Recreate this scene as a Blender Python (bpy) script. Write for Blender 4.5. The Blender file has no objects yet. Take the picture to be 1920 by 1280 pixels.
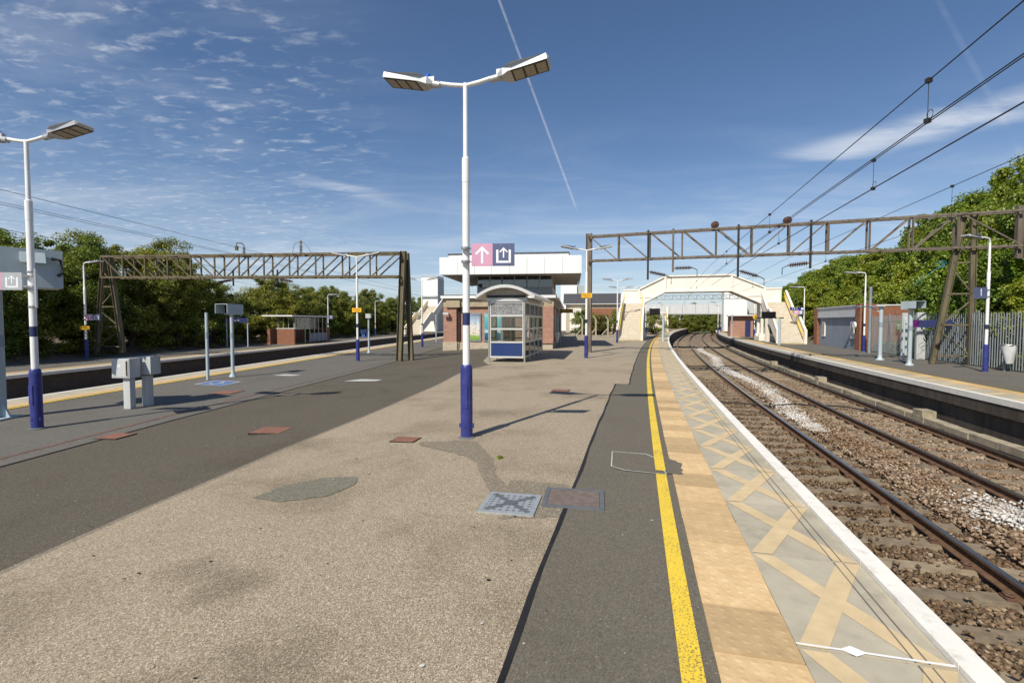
import bpy, math, random
import numpy as np
from mathutils import Vector as V, Matrix
R = math.radians
random.seed(7); rng = np.random.default_rng(7)
SC = bpy.context.scene; COL = SC.collection
# ---------------------------------------------------------------- camera, sky, sun, exposure
PITCH = math.atan(36/907)
cam = bpy.data.objects.new('camera', bpy.data.cameras.new('camera')); COL.objects.link(cam)
cam.location = (0, 0, 1.6); cam.rotation_euler = (R(90)-PITCH, 0, 0)
cam.data.sensor_width = 36; cam.data.lens = 907/1920*36; cam.data.clip_start = .05; cam.data.clip_end = 5000
SC.camera = cam
SC.view_settings.view_transform = 'Standard'; SC.view_settings.look = 'None'
SC.view_settings.exposure = 0.3; SC.view_settings.gamma = 1
SC.view_settings.use_curve_mapping = False
SUN_AZ = 32.6   # direction shadows fall, degrees right of +Y
SUN_EL = 45.6
sl = bpy.data.lights.new('sun', 'SUN'); sl.energy = 4.2; sl.angle = R(.53); sl.color = (1, .93, .80)
so = bpy.data.objects.new('sun', sl); COL.objects.link(so); so.location = (-20, -30, 40)
so.rotation_euler = V((math.sin(R(SUN_AZ))*math.cos(R(SUN_EL)), math.cos(R(SUN_AZ))*math.cos(R(SUN_EL)), -math.sin(R(SUN_EL)))).to_track_quat('-Z', 'Y').to_euler()
W = bpy.data.worlds.new('World'); SC.world = W; W.use_nodes = True
wt = W.node_tree; wt.nodes.clear()
class NT:
    def __init__(s, t): s.t = t
    def n(s, kind, **kw):
        nd = s.t.nodes.new(kind)
        for k, v in kw.items(): setattr(nd, k, v)
        return nd
    def inp(s, sock, v):
        if v is None: return
        if isinstance(v, bpy.types.NodeSocket): s.t.links.new(v, sock)
        else: sock.default_value = v
    def math(s, op, a, b=None, c=None, clamp=False):
        nd = s.n('ShaderNodeMath', operation=op); nd.use_clamp = clamp
        for i, v in enumerate((a, b, c)): s.inp(nd.inputs[i], v)
        return nd.outputs[0]
    def vmath(s, op, a, b=None):
        nd = s.n('ShaderNodeVectorMath', operation=op)
        s.inp(nd.inputs[0], a); s.inp(nd.inputs[1], b)
        return nd.outputs['Value'] if op in ('DOT_PRODUCT', 'LENGTH') else nd.outputs[0]
    def smooth(s, x, a, b):
        nd = s.n('ShaderNodeMapRange', interpolation_type='SMOOTHSTEP')
        s.inp(nd.inputs[0], x); nd.inputs[1].default_value = a; nd.inputs[2].default_value = b
        return nd.outputs[0]
    def noise(s, vec, scale, detail=4, rough=.55, dist=0, dim='3D'):
        nd = s.n('ShaderNodeTexNoise', noise_dimensions=dim)
        s.inp(nd.inputs['Vector'], vec); nd.inputs['Scale'].default_value = scale
        nd.inputs['Detail'].default_value = detail; nd.inputs['Roughness'].default_value = rough
        nd.inputs['Distortion'].default_value = dist
        return nd.outputs['Fac']
    def mix(s, f, a, b, mode='MIX'):
        nd = s.n('ShaderNodeMix', data_type='RGBA', blend_type=mode)
        s.inp(nd.inputs[0], f); s.inp(nd.inputs[6], a); s.inp(nd.inputs[7], b)
        return nd.outputs[2]
    def ramp(s, f, stops):
        nd = s.n('ShaderNodeValToRGB'); e = nd.color_ramp.elements
        while len(e) > 1: e.remove(e[-1])
        e[0].position = stops[0][0]; e[0].color = (*stops[0][1], 1)
        for p, c in stops[1:]:
            q = e.new(p); q.color = (*c, 1)
        s.inp(nd.inputs[0], f); return nd.outputs[0]
def build_sky():
    N = NT(wt)
    sky = N.n('ShaderNodeTexSky', sky_type='NISHITA'); sky.sun_disc = False
    sky.sun_elevation = R(SUN_EL); sky.sun_rotation = R(180+SUN_AZ)
    sky.air_density = 1.0; sky.dust_density = .6; sky.ozone_density = 6.5; sky.altitude = 20
    d = N.n('ShaderNodeTexCoord').outputs['Generated']
    sep = N.n('ShaderNodeSeparateXYZ'); N.inp(sep.inputs[0], d)
    z = N.math('ADD', N.math('MAXIMUM', sep.outputs[2], .0), .06)
    px, py = N.math('DIVIDE', sep.outputs[0], z), N.math('DIVIDE', sep.outputs[1], z)
    cb = N.n('ShaderNodeCombineXYZ'); N.inp(cb.inputs[0], px); N.inp(cb.inputs[1], py)
    mp = N.n('ShaderNodeMapping'); N.inp(mp.inputs[0], cb.outputs[0])
    mp.inputs['Rotation'].default_value = (0, 0, R(28)); mp.inputs['Scale'].default_value = (1.0, 1.9, 1)
    p = mp.outputs[0]
    fine = N.noise(p, 8.5, 6, .62, .35)
    big = N.noise(cb.outputs[0], .55, 3, .5)
    veil = N.noise(p, .9, 5, .62, .5)
    # mackerel cirrus field, thickest up-left of the station
    c = V((-.74, 1, .42)).normalized()
    near = N.smooth(N.vmath('DOT_PRODUCT', d, tuple(c)), .86, 1.0)
    puff = N.math('MULTIPLY', N.smooth(fine, .50, .80), N.smooth(N.math('ADD', N.math('MULTIPLY', near, .42), N.math('MULTIPLY', big, .62)), .42, .76))
    film = N.math('MULTIPLY', N.smooth(veil, .38, .8), N.math('MAXIMUM', N.math('MULTIPLY', near, .5), N.smooth(N.math('SUBTRACT', .62, sep.outputs[2]), .18, .58)))
    hz = N.math('MULTIPLY', N.smooth(sep.outputs[2], .34, -.02), .30)
    f = N.math('ADD', N.math('ADD', N.math('MULTIPLY', puff, .46), N.math('MULTIPLY', film, .34)), hz, clamp=True)
    def band(d1, d2, w, strength, grain=None, lim=.02):
        a, b = V(d1).normalized(), V(d2).normalized()
        n = a.cross(b).normalized(); t = n.cross(a).normalized()
        ang = math.atan2(b.dot(t), b.dot(a))
        off = N.math('ABSOLUTE', N.vmath('DOT_PRODUCT', d, tuple(n)))
        al = N.math('ARCTAN2', N.vmath('DOT_PRODUCT', d, tuple(t)), N.vmath('DOT_PRODUCT', d, tuple(a)))
        m = N.math('MULTIPLY', N.smooth(off, w, w*.15), N.math('MULTIPLY', N.smooth(al, -lim, lim), N.smooth(al, ang+lim, ang-lim)))
        if grain is not None: m = N.math('MULTIPLY', m, grain)
        return N.math('MULTIPLY', m, strength)
    g = N.smooth(veil, .36, .62)
    for b in (band((-.16, 1, 1.0), (.13, 1, .236), .0032, .24, N.smooth(fine, .2, .5)),
              band((.58, 1, .33), (1.5, 1, .56), .03, .5, g, .1),
              band((.85, 1, .66), (1.05, 1, .32), .005, .06, g),
              band((-.46, 1, .30), (-.27, 1, .255), .016, .35, g, .06)):
        f = N.math('ADD', f, b, clamp=True)
    colr = N.mix(f, sky.outputs[0], (8.6, 8.9, 9.3, 1))
    bg = N.n('ShaderNodeBackground'); N.inp(bg.inputs[0], colr); bg.inputs[1].default_value = .084
    out = N.n('ShaderNodeOutputWorld'); N.inp(out.inputs[0], bg.outputs[0])
build_sky()
SC.cycles.max_bounces = 6; SC.cycles.transparent_max_bounces = 12
SC.cycles.use_adaptive_sampling = True

# ---------------------------------------------------------------- materials
MATS = {}
def newmat(name):
    m = bpy.data.materials.new(name); m.use_nodes = True; N = NT(m.node_tree)
    b = m.node_tree.nodes['Principled BSDF']; MATS[name] = m
    pos = N.n('ShaderNodeNewGeometry').outputs['Position']
    return m, N, b, pos
def c4(c): return (*c, 1)
def mat(name, col, rough=.6, metal=0, var=.12, scale=4, bump=0, bscale=60, dirt=None, dirt_amt=.5, dscale=1.5, spec=.4, streak=False, rand=0):
    m, N, b, pos = newmat(name)
    vec = pos
    if streak:
        mp = N.n('ShaderNodeMapping'); N.inp(mp.inputs[0], pos); mp.inputs['Scale'].default_value = (1, 1, .15); vec = mp.outputs[0]
    f = N.noise(vec, scale, 6, .62)
    lo = tuple(x*(1-var*2) for x in col); hi = tuple(min(1, x*(1+var*2)) for x in col)
    c = N.ramp(f, [(.28, lo), (.5, col), (.72, hi)])
    if dirt is not None:
        df = N.smooth(N.noise(vec, dscale, 8, .68, .2), .62-.22*dirt_amt, .80-.1*dirt_amt)
        c = N.mix(N.math('MULTIPLY', df, min(1, dirt_amt*1.4)), c, c4(dirt))
    if rand:
        oi = N.n('ShaderNodeObjectInfo').outputs['Random']
        k = N.math('ADD', N.math('MULTIPLY', oi, 2*rand), 1-rand)
        vm = N.n('ShaderNodeVectorMath', operation='SCALE'); N.inp(vm.inputs[0], c); N.inp(vm.inputs['Scale'], k); c = vm.outputs[0]
    N.inp(b.inputs['Base Color'], c)
    b.inputs['Roughness'].default_value = rough; b.inputs['Metallic'].default_value = metal
    b.inputs['Specular IOR Level'].default_value = spec
    if bump:
        bp = N.n('ShaderNodeBump'); bp.inputs['Strength'].default_value = min(1, bump); bp.inputs['Distance'].default_value = .02
        N.inp(bp.inputs['Height'], N.noise(pos, bscale, 4, .6)); N.inp(b.inputs['Normal'], bp.outputs[0])
    return m
def asphalt(name, stops, stain, stain_amt=.4, speck=90, size=.004, blobs=()):
    """aggregate: stone-sized voronoi cells of differing tone, larger wear patches on top"""
    m, N, b, pos = newmat(name)
    vo = N.n('ShaderNodeTexVoronoi'); N.inp(vo.inputs['Vector'], pos); vo.inputs['Scale'].default_value = speck
    bw = N.n('ShaderNodeRGBToBW'); N.inp(bw.inputs[0], vo.outputs['Color'])
    fine = N.math('ADD', N.math('MULTIPLY', bw.outputs[0], .75), N.math('MULTIPLY', N.noise(pos, 38, 5, .7), .25))
    c = N.ramp(fine, stops)
    st = N.smooth(N.noise(pos, .55, 6, .62, .3), .46, .72)
    c = N.mix(N.math('MULTIPLY', st, stain_amt), c, c4(stain), 'MULTIPLY')
    st2 = N.smooth(N.noise(pos, 2.3, 7, .7), .58, .8)
    c = N.mix(N.math('MULTIPLY', st2, stain_amt*.6), c, c4(stain), 'MULTIPLY')
    for (bx, by, br, amt) in blobs:
        dd = N.vmath('LENGTH', N.vmath('SUBTRACT', pos, (bx, by, 0)))
        k = N.smooth(N.math('ADD', dd, N.math('MULTIPLY', N.math('SUBTRACT', N.noise(pos, 4.5, 5, .65), .5), br*1.6)), br, br*.1)
        c = N.mix(N.math('MULTIPLY', k, amt), c, (.36, .35, .30, 1), 'MULTIPLY')
    N.inp(b.inputs['Base Color'], c); b.inputs['Roughness'].default_value = .88; b.inputs['Specular IOR Level'].default_value = .25
    bp = N.n('ShaderNodeBump'); bp.inputs['Strength'].default_value = .55; bp.inputs['Distance'].default_value = size
    N.inp(bp.inputs['Height'], vo.outputs['Distance']); N.inp(b.inputs['Normal'], bp.outputs[0])
    return m
asphalt('beige_asphalt', [(.15, (.13, .098, .062)), (.42, (.29, .236, .165)), (.62, (.385, .315, .227)), (.85, (.72, .62, .48))], (.5, .49, .44), .75, 185, blobs=((-2.1, 3.12, .32, .42), (-1.72, 2.9, .34, .5), (-1.98, 4.66, .6, .35), (-1.1, 2.2, .5, .35), (-2.9, 2.6, .7, .35), (-.4, 8.4, .7, .35), (.1, 3.5, .45, .3), (-1.6, 1.9, .4, .4)))
asphalt('dark_asphalt', [(.15, (.06, .051, .037)), (.5, (.108, .094, .071)), (.72, (.14, .122, .094)), (.93, (.37, .33, .265))], (.62, .60, .56), .5, 170)
asphalt('blue_asphalt', [(.2, (.10, .092, .08)), (.55, (.14, .13, .114)), (.9, (.25, .235, .205))], (.7, .69, .67), .45, 120)
asphalt('strip_asphalt', [(.2, (.105, .092, .07)), (.55, (.148, .131, .102)), (.8, (.185, .165, .13)), (.96, (.48, .44, .37))], (.75, .74, .72), .4, 130)
asphalt('aged_asphalt', [(.2, (.26, .22, .162)), (.55, (.335, .285, .212)), (.9, (.48, .41, .32))], (.66, .64, .61), .5, 110)
asphalt('patch_asphalt', [(.2, (.15, .125, .09)), (.55, (.225, .19, .14)), (.9, (.42, .36, .27))], (.7, .69, .66), .4, 105)
asphalt('green_patch', [(.2, (.12, .115, .085)), (.55, (.185, .17, .13)), (.9, (.33, .31, .25))], (.7, .7, .68), .3, 120)
mat('bitumen', (.018, .017, .016), .6, var=.2, bump=.2)
def worn_paint(name, col, under):
    m, N, b, pos = newmat(name)
    c = N.ramp(N.noise(pos, 11, 5, .6), [(.3, tuple(x*.9 for x in col)), (.7, col)])
    wear = N.math('ADD', N.math('MULTIPLY', N.smooth(N.noise(pos, 1.6, 4, .6), .38, .66), .085), .0)
    sp = N.smooth(N.math('ADD', N.noise(pos, 85, 3, .6), wear), .60, .66)
    big = N.smooth(N.noise(pos, 16, 6, .7), .66, .74)
    c = N.mix(N.math('MULTIPLY', N.math('MAXIMUM', sp, big), .82), c, c4(under))
    N.inp(b.inputs['Base Color'], c); b.inputs['Roughness'].default_value = .6
worn_paint('yellow_line', (.84, .59, .05), (.13, .105, .06))
mat('tactile', (.55, .385, .20), .75, var=.07, scale=9, dirt=(.62, .48, .30), dirt_amt=.45, dscale=9, bump=.15, bscale=160, rand=.22)
mat('coping', (.44, .395, .30), .75, var=.08, scale=3, dirt=(.30, .265, .20), dirt_amt=.55, dscale=3.5, bump=.08, bscale=120, rand=.06)
mat('cross_paint', (.61, .47, .275), .7, var=.06, scale=6, dirt=(.46, .36, .2), dirt_amt=.4, dscale=5)
mat('edge_white', (.80, .77, .70), .65, var=.04, scale=4, dirt=(.42, .37, .29), dirt_amt=.42, dscale=9, bump=.1, bscale=90)
mat('white_paint', (.80, .80, .78), .6, var=.04)
mat('groove', (.17, .15, .12), .9)
mat('platform_wall', (.07, .058, .047), .9, var=.25, scale=3, bump=.4, bscale=12, dirt=(.10, .085, .065), dirt_amt=.5, dscale=2, streak=True)
mat('trough_concrete', (.36, .31, .22), .9, var=.14, scale=3, bump=.4, bscale=40, dirt=(.15, .13, .09), dirt_amt=.6, dscale=2.5)
mat('sleeper', (.245, .192, .13), .9, var=.16, scale=7, bump=.35, bscale=45, dirt=(.10, .078, .055), dirt_amt=.6, dscale=3, rand=.18)
mat('rail_rust', (.13, .075, .042), .75, var=.2, scale=9, bump=.25, bscale=70)
mat('rail_top', (.33, .31, .30), .22, metal=.9, var=.08, scale=5)
mat('clip_rust', (.13, .07, .045), .7, var=.2, scale=30)
mat('bond_cable', (.025, .022, .02), .7)
def stone_mat(name, stops):
    m, N, b, pos = newmat(name)
    r = N.n('ShaderNodeNewGeometry').outputs['Random Per Island']
    c = N.ramp(r, stops); c = N.mix(.35, c, N.ramp(N.noise(pos, 60, 3), [(.3, (.25, .22, .19)), (.7, (1, 1, 1))]), 'MULTIPLY')
    c = N.mix(N.math('MULTIPLY', N.smooth(N.noise(pos, .8, 4), .42, .62), .5), c, (.62, .5, .38, 1), 'MULTIPLY')
    N.inp(b.inputs['Base Color'], c); b.inputs['Roughness'].default_value = .9; b.inputs['Specular IOR Level'].default_value = .25
stone_mat('ballast_stone', [(0, (.17, .112, .068)), (.3, (.28, .192, .122)), (.6, (.36, .26, .175)), (.85, (.44, .335, .24)), (1, (.54, .45, .35))])
stone_mat('ballast_dark', [(0, (.10, .066, .04)), (.35, (.17, .115, .07)), (.7, (.24, .168, .105)), (.93, (.33, .245, .16)), (1, (.45, .37, .28))])
stone_mat('white_stone', [(0, (.55, .53, .49)), (.5, (.72, .70, .66)), (1, (.85, .83, .79))])
def bed_mat():
    m, N, b, pos = newmat('ballast_bed')
    vo = N.n('ShaderNodeTexVoronoi'); N.inp(vo.inputs['Vector'], pos); vo.inputs['Scale'].default_value = 17
    bw = N.n('ShaderNodeRGBToBW'); N.inp(bw.inputs[0], vo.outputs['Color'])
    c = N.ramp(bw.outputs[0], [(.1, (.10, .07, .045)), (.4, (.21, .15, .10)), (.7, (.31, .23, .165)), (.95, (.46, .38, .30))])
    c = N.mix(N.math('MULTIPLY', N.smooth(N.noise(pos, .8, 4), .42, .62), .5), c, (.62, .5, .38, 1), 'MULTIPLY')
    N.inp(b.inputs['Base Color'], c); b.inputs['Roughness'].default_value = .95
    bp = N.n('ShaderNodeBump'); bp.inputs['Strength'].default_value = 1; bp.inputs['Distance'].default_value = .05; bp.invert = True
    N.inp(bp.inputs['Height'], vo.outputs['Distance']); N.inp(b.inputs['Normal'], bp.outputs[0])
bed_mat()
mat('soil', (.13, .10, .065), .95, var=.25, scale=2, bump=.6, bscale=14, dirt=(.08, .09, .035), dirt_amt=.6)
mat('grass_ground', (.085, .095, .035), .95, var=.3, scale=1.2, bump=.6, bscale=10, dirt=(.16, .13, .07), dirt_amt=.5, dscale=.5)
mat('lamp_white', (.80, .80, .79), .35, var=.03, scale=6, dirt=(.55, .53, .48), dirt_amt=.18, dscale=5)
mat('sleeve_blue', (.034, .042, .20), .38, var=.08, scale=6, dirt=(.10, .11, .25), dirt_amt=.35, dscale=6)
mat('navy', (.028, .036, .115), .4, var=.06)
mat('head_grey', (.47, .48, .49), .4, metal=.3, var=.05)
mat('lens', (.30, .26, .20), .25, var=.1, scale=30)
mat('dark_frame', (.03, .028, .026), .5)
mat('sensor_blue', (.02, .11, .55), .35)
mat('steel_clip', (.40, .40, .40), .4, metal=.8)
mat('sign_pink', (.62, .33, .46), .45, var=.04, dirt=(.66, .38, .5), dirt_amt=.3, dscale=6)
mat('sign_faded_navy', (.10, .12, .22), .45, var=.06, dirt=(.17, .19, .28), dirt_amt=.4, dscale=7)
mat('sign_white', (.78, .80, .84), .5, var=.04)
mat('sign_yellow', (.80, .44, .02), .5, var=.05)
mat('sign_text', (.35, .16, .02), .6)
mat('sign_purple', (.22, .02, .25), .4)
mat('sign_green', (.16, .5, .08), .5)
mat('pale_steel', (.40, .475, .51), .45, var=.05, scale=3, dirt=(.33, .36, .36), dirt_amt=.3, dscale=4, streak=True)
mat('pale_steel_band', (.25, .31, .35), .5, var=.05)
mat('cabinet_grey', (.48, .50, .50), .5, var=.06, scale=5, dirt=(.24, .14, .08), dirt_amt=.16, dscale=5, streak=True)
mat('screen_dark', (.012, .01, .012), .2)
mat('gantry_steel', (.155, .128, .10), .85, var=.22, scale=6, dirt=(.085, .06, .045), dirt_amt=.55, dscale=4, bump=.2, bscale=30, streak=True)
mat('gantry_left', (.135, .11, .068), .88, var=.25, scale=5, dirt=(.06, .045, .03), dirt_amt=.6, dscale=4, bump=.2, bscale=30)
mat('gantry_mossy', (.135, .115, .07), .88, var=.22, scale=5, dirt=(.07, .055, .035), dirt_amt=.55, dscale=4, bump=.2, bscale=30, streak=True)
mat('insulator', (.085, .042, .03), .3, var=.15)
mat('insulator_grey', (.28, .28, .27), .4, var=.1)
mat('wire', (.03, .03, .03), .5)
mat('galvanised', (.30, .33, .34), .5, metal=.35, var=.12, scale=5, streak=True)
mat('rope_teal', (.06, .30, .38), .7)
mat('bridge_cream', (.80, .75, .66), .55, var=.03, scale=1.2, dirt=(.60, .52, .42), dirt_amt=.22, dscale=2, streak=True)
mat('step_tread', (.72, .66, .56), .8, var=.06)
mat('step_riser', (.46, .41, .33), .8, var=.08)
mat('handrail_yellow', (.80, .58, .03), .4)
mat('white_cladding', (.82, .82, .80), .45, var=.02, scale=1, dirt=(.70, .70, .67), dirt_amt=.15, dscale=1, streak=True)
mat('grey_cladding', (.42, .44, .43), .6, var=.05, scale=2, streak=True)
mat('soffit', (.46, .42, .36), .8, var=.12, scale=6)
mat('roof_felt', (.06, .062, .07), .8, var=.1)
mat('stone_band', (.40, .33, .22), .85, var=.1, scale=5, bump=.2, dirt=(.25, .21, .15), dirt_amt=.4)
mat('plinth_concrete', (.44, .38, .29), .85, var=.1, scale=4, bump=.15)
mat('alu', (.47, .46, .43), .35, metal=.55, var=.04)
mat('alu_light', (.64, .63, .60), .35, metal=.3, var=.03)
mat('shelter_blue', (.022, .045, .15), .3, var=.05)
mat('roof_copper', (.28, .15, .09), .7, var=.1)
mat('hut_board', (.24, .28, .33), .7, var=.05, scale=2, dirt=(.20, .23, .27), dirt_amt=.3, streak=True)
mat('pale_fascia', (.55, .56, .56), .7, var=.05, dirt=(.4, .4, .38), dirt_amt=.3, streak=True)
mat('rust_cover', (.24, .115, .075), .75, var=.14, scale=14, bump=.4, bscale=60, dirt=(.15, .10, .075), dirt_amt=.4, dscale=6)
mat('brown_cover', (.17, .13, .11), .7, var=.14, scale=18, dirt=(.24, .2, .17), dirt_amt=.35, dscale=9)
mat('cover_frame', (.12, .13, .14), .6, var=.1)
mat('cover_galv', (.42, .45, .46), .5, metal=.4, var=.07, scale=20, dirt=(.25, .24, .21), dirt_amt=.4, dscale=14)
mat('cover_dark', (.13, .14, .145), .6, var=.1)
mat('chalk', (.50, .50, .47), .8, var=.1, scale=30)
mat('channel_red', (.15, .09, .065), .85, var=.2, scale=8)
mat('marking_blue', (.10, .17, .36), .7, var=.1, scale=8, dirt=(.2, .2, .2), dirt_amt=.5, dscale=7)
mat('bench_blue', (.06, .13, .38), .5)
mat('clear_bag', (.66, .67, .67), .35, var=.05)
mat('bark', (.10, .075, .05), .9, var=.25, scale=8, bump=.5, bscale=25)
mat('fence_concrete', (.42, .37, .28), .9, var=.1, scale=5)
mat('skin', (.50, .30, .22), .6); mat('shirt_white', (.78, .76, .74), .8); mat('trousers', (.10, .11, .16), .8); mat('shirt_blue', (.32, .42, .52), .8); mat('hair', (.04, .03, .02), .7)
def brick_mat(name, c1, c2, mortar):
    m, N, b, pos = newmat(name)
    sep = N.n('ShaderNodeSeparateXYZ'); N.inp(sep.inputs[0], pos)
    cb = N.n('ShaderNodeCombineXYZ'); N.inp(cb.inputs[0], N.math('ADD', sep.outputs[0], sep.outputs[1])); N.inp(cb.inputs[1], sep.outputs[2])
    br = N.n('ShaderNodeTexBrick'); N.inp(br.inputs['Vector'], cb.outputs[0])
    br.inputs['Color1'].default_value = c4(c1); br.inputs['Color2'].default_value = c4(c2); br.inputs['Mortar'].default_value = c4(mortar)
    br.inputs['Scale'].default_value = 1; br.inputs['Brick Width'].default_value = .225; br.inputs['Row Height'].default_value = .075
    br.inputs['Mortar Size'].default_value = .006
    c = N.mix(.45, br.outputs['Color'], N.ramp(N.noise(pos, 7, 5), [(.3, (.55, .5, .48)), (.7, (1, 1, 1))]), 'MULTIPLY')
    N.inp(b.inputs['Base Color'], c); b.inputs['Roughness'].default_value = .85
    bp = N.n('ShaderNodeBump'); bp.inputs['Strength'].default_value = .5; bp.inputs['Distance'].default_value = .01; bp.invert = True
    N.inp(bp.inputs['Height'], br.outputs['Fac']); N.inp(b.inputs['Normal'], bp.outputs[0])
brick_mat('brick', (.36, .17, .12), (.46, .24, .17), (.42, .35, .28))
brick_mat('brick_orange', (.36, .13, .06), (.24, .085, .045), (.25, .2, .15))
brick_mat('brick_dark', (.085, .066, .05), (.12, .09, .066), (.13, .11, .085))
def glass_mat(name, tint, gloss):
    m, N, b, pos = newmat(name)
    tr = N.n('ShaderNodeBsdfTransparent'); tr.inputs[0].default_value = c4(tint)
    gl = N.n('ShaderNodeBsdfGlossy'); gl.inputs[1].default_value = .03
    fr = N.n('ShaderNodeFresnel'); fr.inputs[0].default_value = 1.5
    mx = N.n('ShaderNodeMixShader'); N.inp(mx.inputs[0], N.math('ADD', fr.outputs[0], gloss)); N.inp(mx.inputs[1], tr.outputs[0]); N.inp(mx.inputs[2], gl.outputs[0])
    N.inp(m.node_tree.nodes['Material Output'].inputs[0], mx.outputs[0])
glass_mat('glass', (.86, .9, .87), .04); glass_mat('dark_glass', (.40, .43, .42), .10)
def frost():
    m, N, b, pos = newmat('etched_glass')
    tr = N.n('ShaderNodeBsdfTransparent'); tr.inputs[0].default_value = (.85, .87, .85, 1)
    df = N.n('ShaderNodeBsdfDiffuse'); df.inputs[0].default_value = (.36, .36, .38, 1)
    mx = N.n('ShaderNodeMixShader'); N.inp(mx.inputs[0], N.math('ADD', N.math('MULTIPLY', N.smooth(N.noise(pos, 16, 7, .75), .42, .58), .6), .25))
    N.inp(mx.inputs[1], tr.outputs[0]); N.inp(mx.inputs[2], df.outputs[0]); N.inp(m.node_tree.nodes['Material Output'].inputs[0], mx.outputs[0])
frost()
def poster(name, z0, z1, stops, blob=None):
    m, N, b, pos = newmat(name)
    sep = N.n('ShaderNodeSeparateXYZ'); N.inp(sep.inputs[0], pos)
    t = N.math('DIVIDE', N.math('SUBTRACT', sep.outputs[2], z0), z1-z0)
    t = N.math('ADD', t, N.math('MULTIPLY', N.math('SUBTRACT', N.noise(pos, 5, 3), .5), .16))
    c = N.ramp(t, stops)
    if blob:
        k = N.smooth(N.noise(pos, 9, 4, .6), .52, .58); c = N.mix(N.math('MULTIPLY', k, .75), c, c4(blob))
    N.inp(b.inputs['Base Color'], c); b.inputs['Roughness'].default_value = .25
poster('poster_food', .55, 2.1, [(0, (.12, .36, .06)), (.16, (.25, .5, .12)), (.2, (.7, .68, .6)), (.5, (.72, .72, .7)), (.7, (.45, .62, .78)), (.88, (.22, .4, .62)), (1, (.10, .13, .2))], (.5, .26, .08))
poster('poster_sea', .55, 2.1, [(0, (.02, .06, .14)), (.25, (.03, .16, .24)), (.3, (.6, .66, .68)), (.42, (.06, .30, .36)), (.8, (.10, .45, .48)), (1, (.25, .58, .58))])
def leaf_mat(name, cols, trans=.35):
    m, N, b, pos = newmat(name)
    r = N.n('ShaderNodeNewGeometry').outputs['Random Per Island']
    c = N.ramp(r, [(i/(len(cols)-1), k) for i, k in enumerate(cols)])
    c = N.mix(N.smooth(N.noise(pos, .35, 3), .35, .7), c, N.mix(1, c, (1.35, 1.2, .8, 1), 'MULTIPLY'))
    c = N.mix(1, c, N.ramp(N.n('ShaderNodeObjectInfo').outputs['Random'], [(0, (.78, .92, .9)), (.5, (1, 1, 1)), (1, (1.13, 1.04, .9))]), 'MULTIPLY')
    df = N.n('ShaderNodeBsdfDiffuse'); N.inp(df.inputs[0], c)
    tl = N.n('ShaderNodeBsdfTranslucent'); N.inp(tl.inputs[0], N.mix(1, c, (1.2, 1.35, .5, 1), 'MULTIPLY'))
    gl = N.n('ShaderNodeBsdfGlossy'); gl.inputs[1].default_value = .45; gl.inputs[0].default_value = (.5, .5, .5, 1)
    mx = N.n('ShaderNodeMixShader'); mx.inputs[0].default_value = trans; N.inp(mx.inputs[1], df.outputs[0]); N.inp(mx.inputs[2], tl.outputs[0])
    m2 = N.n('ShaderNodeMixShader'); m2.inputs[0].default_value = .05; N.inp(m2.inputs[1], mx.outputs[0]); N.inp(m2.inputs[2], gl.outputs[0])
    N.inp(m.node_tree.nodes['Material Output'].inputs[0], m2.outputs[0])
leaf_mat('leaf_hawthorn', [(.07, .10, .018), (.14, .175, .032), (.22, .25, .05), (.32, .31, .09)])
leaf_mat('leaf_sycamore', [(.08, .12, .016), (.15, .21, .028), (.22, .29, .042), (.33, .37, .08)])
leaf_mat('leaf_dry', [(.10, .085, .02), (.14, .12, .035), (.09, .10, .03)])

# ---------------------------------------------------------------- helpers
def link(o): COL.objects.link(o); return o
def WM(o): return (WM(o.parent) @ o.matrix_parent_inverse @ o.matrix_basis) if o.parent else o.matrix_basis.copy()
def setpar(o, p, local):
    if p is None: return
    o.parent = p
    if not local: o.matrix_parent_inverse = WM(p).inverted()
def tag(o, label=None, category=None, group=None, kind=None):
    for k, v in (('label', label), ('category', category), ('group', group), ('kind', kind)):
        if v: o[k] = v
    return o
def thing(name, label, cat, loc=(0, 0, 0), rz=0, group=None):
    o = link(bpy.data.objects.new(name, None)); o.location = loc; o.rotation_euler = (0, 0, rz)
    o.matrix_basis = Matrix.LocRotScale(V(loc), Matrix.Rotation(rz, 3, 'Z'), None)
    o.empty_display_size = .2
    return tag(o, label, cat, group)
def frame_of(p0, p1, up=(0, 0, 1)):
    z = (V(p1)-V(p0)).normalized(); u = V(up)
    if abs(z.dot(u)) > .98: u = V((0, 1, 0))
    x = u.cross(z).normalized(); y = z.cross(x)
    return Matrix((x, y, z)).transposed()
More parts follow.
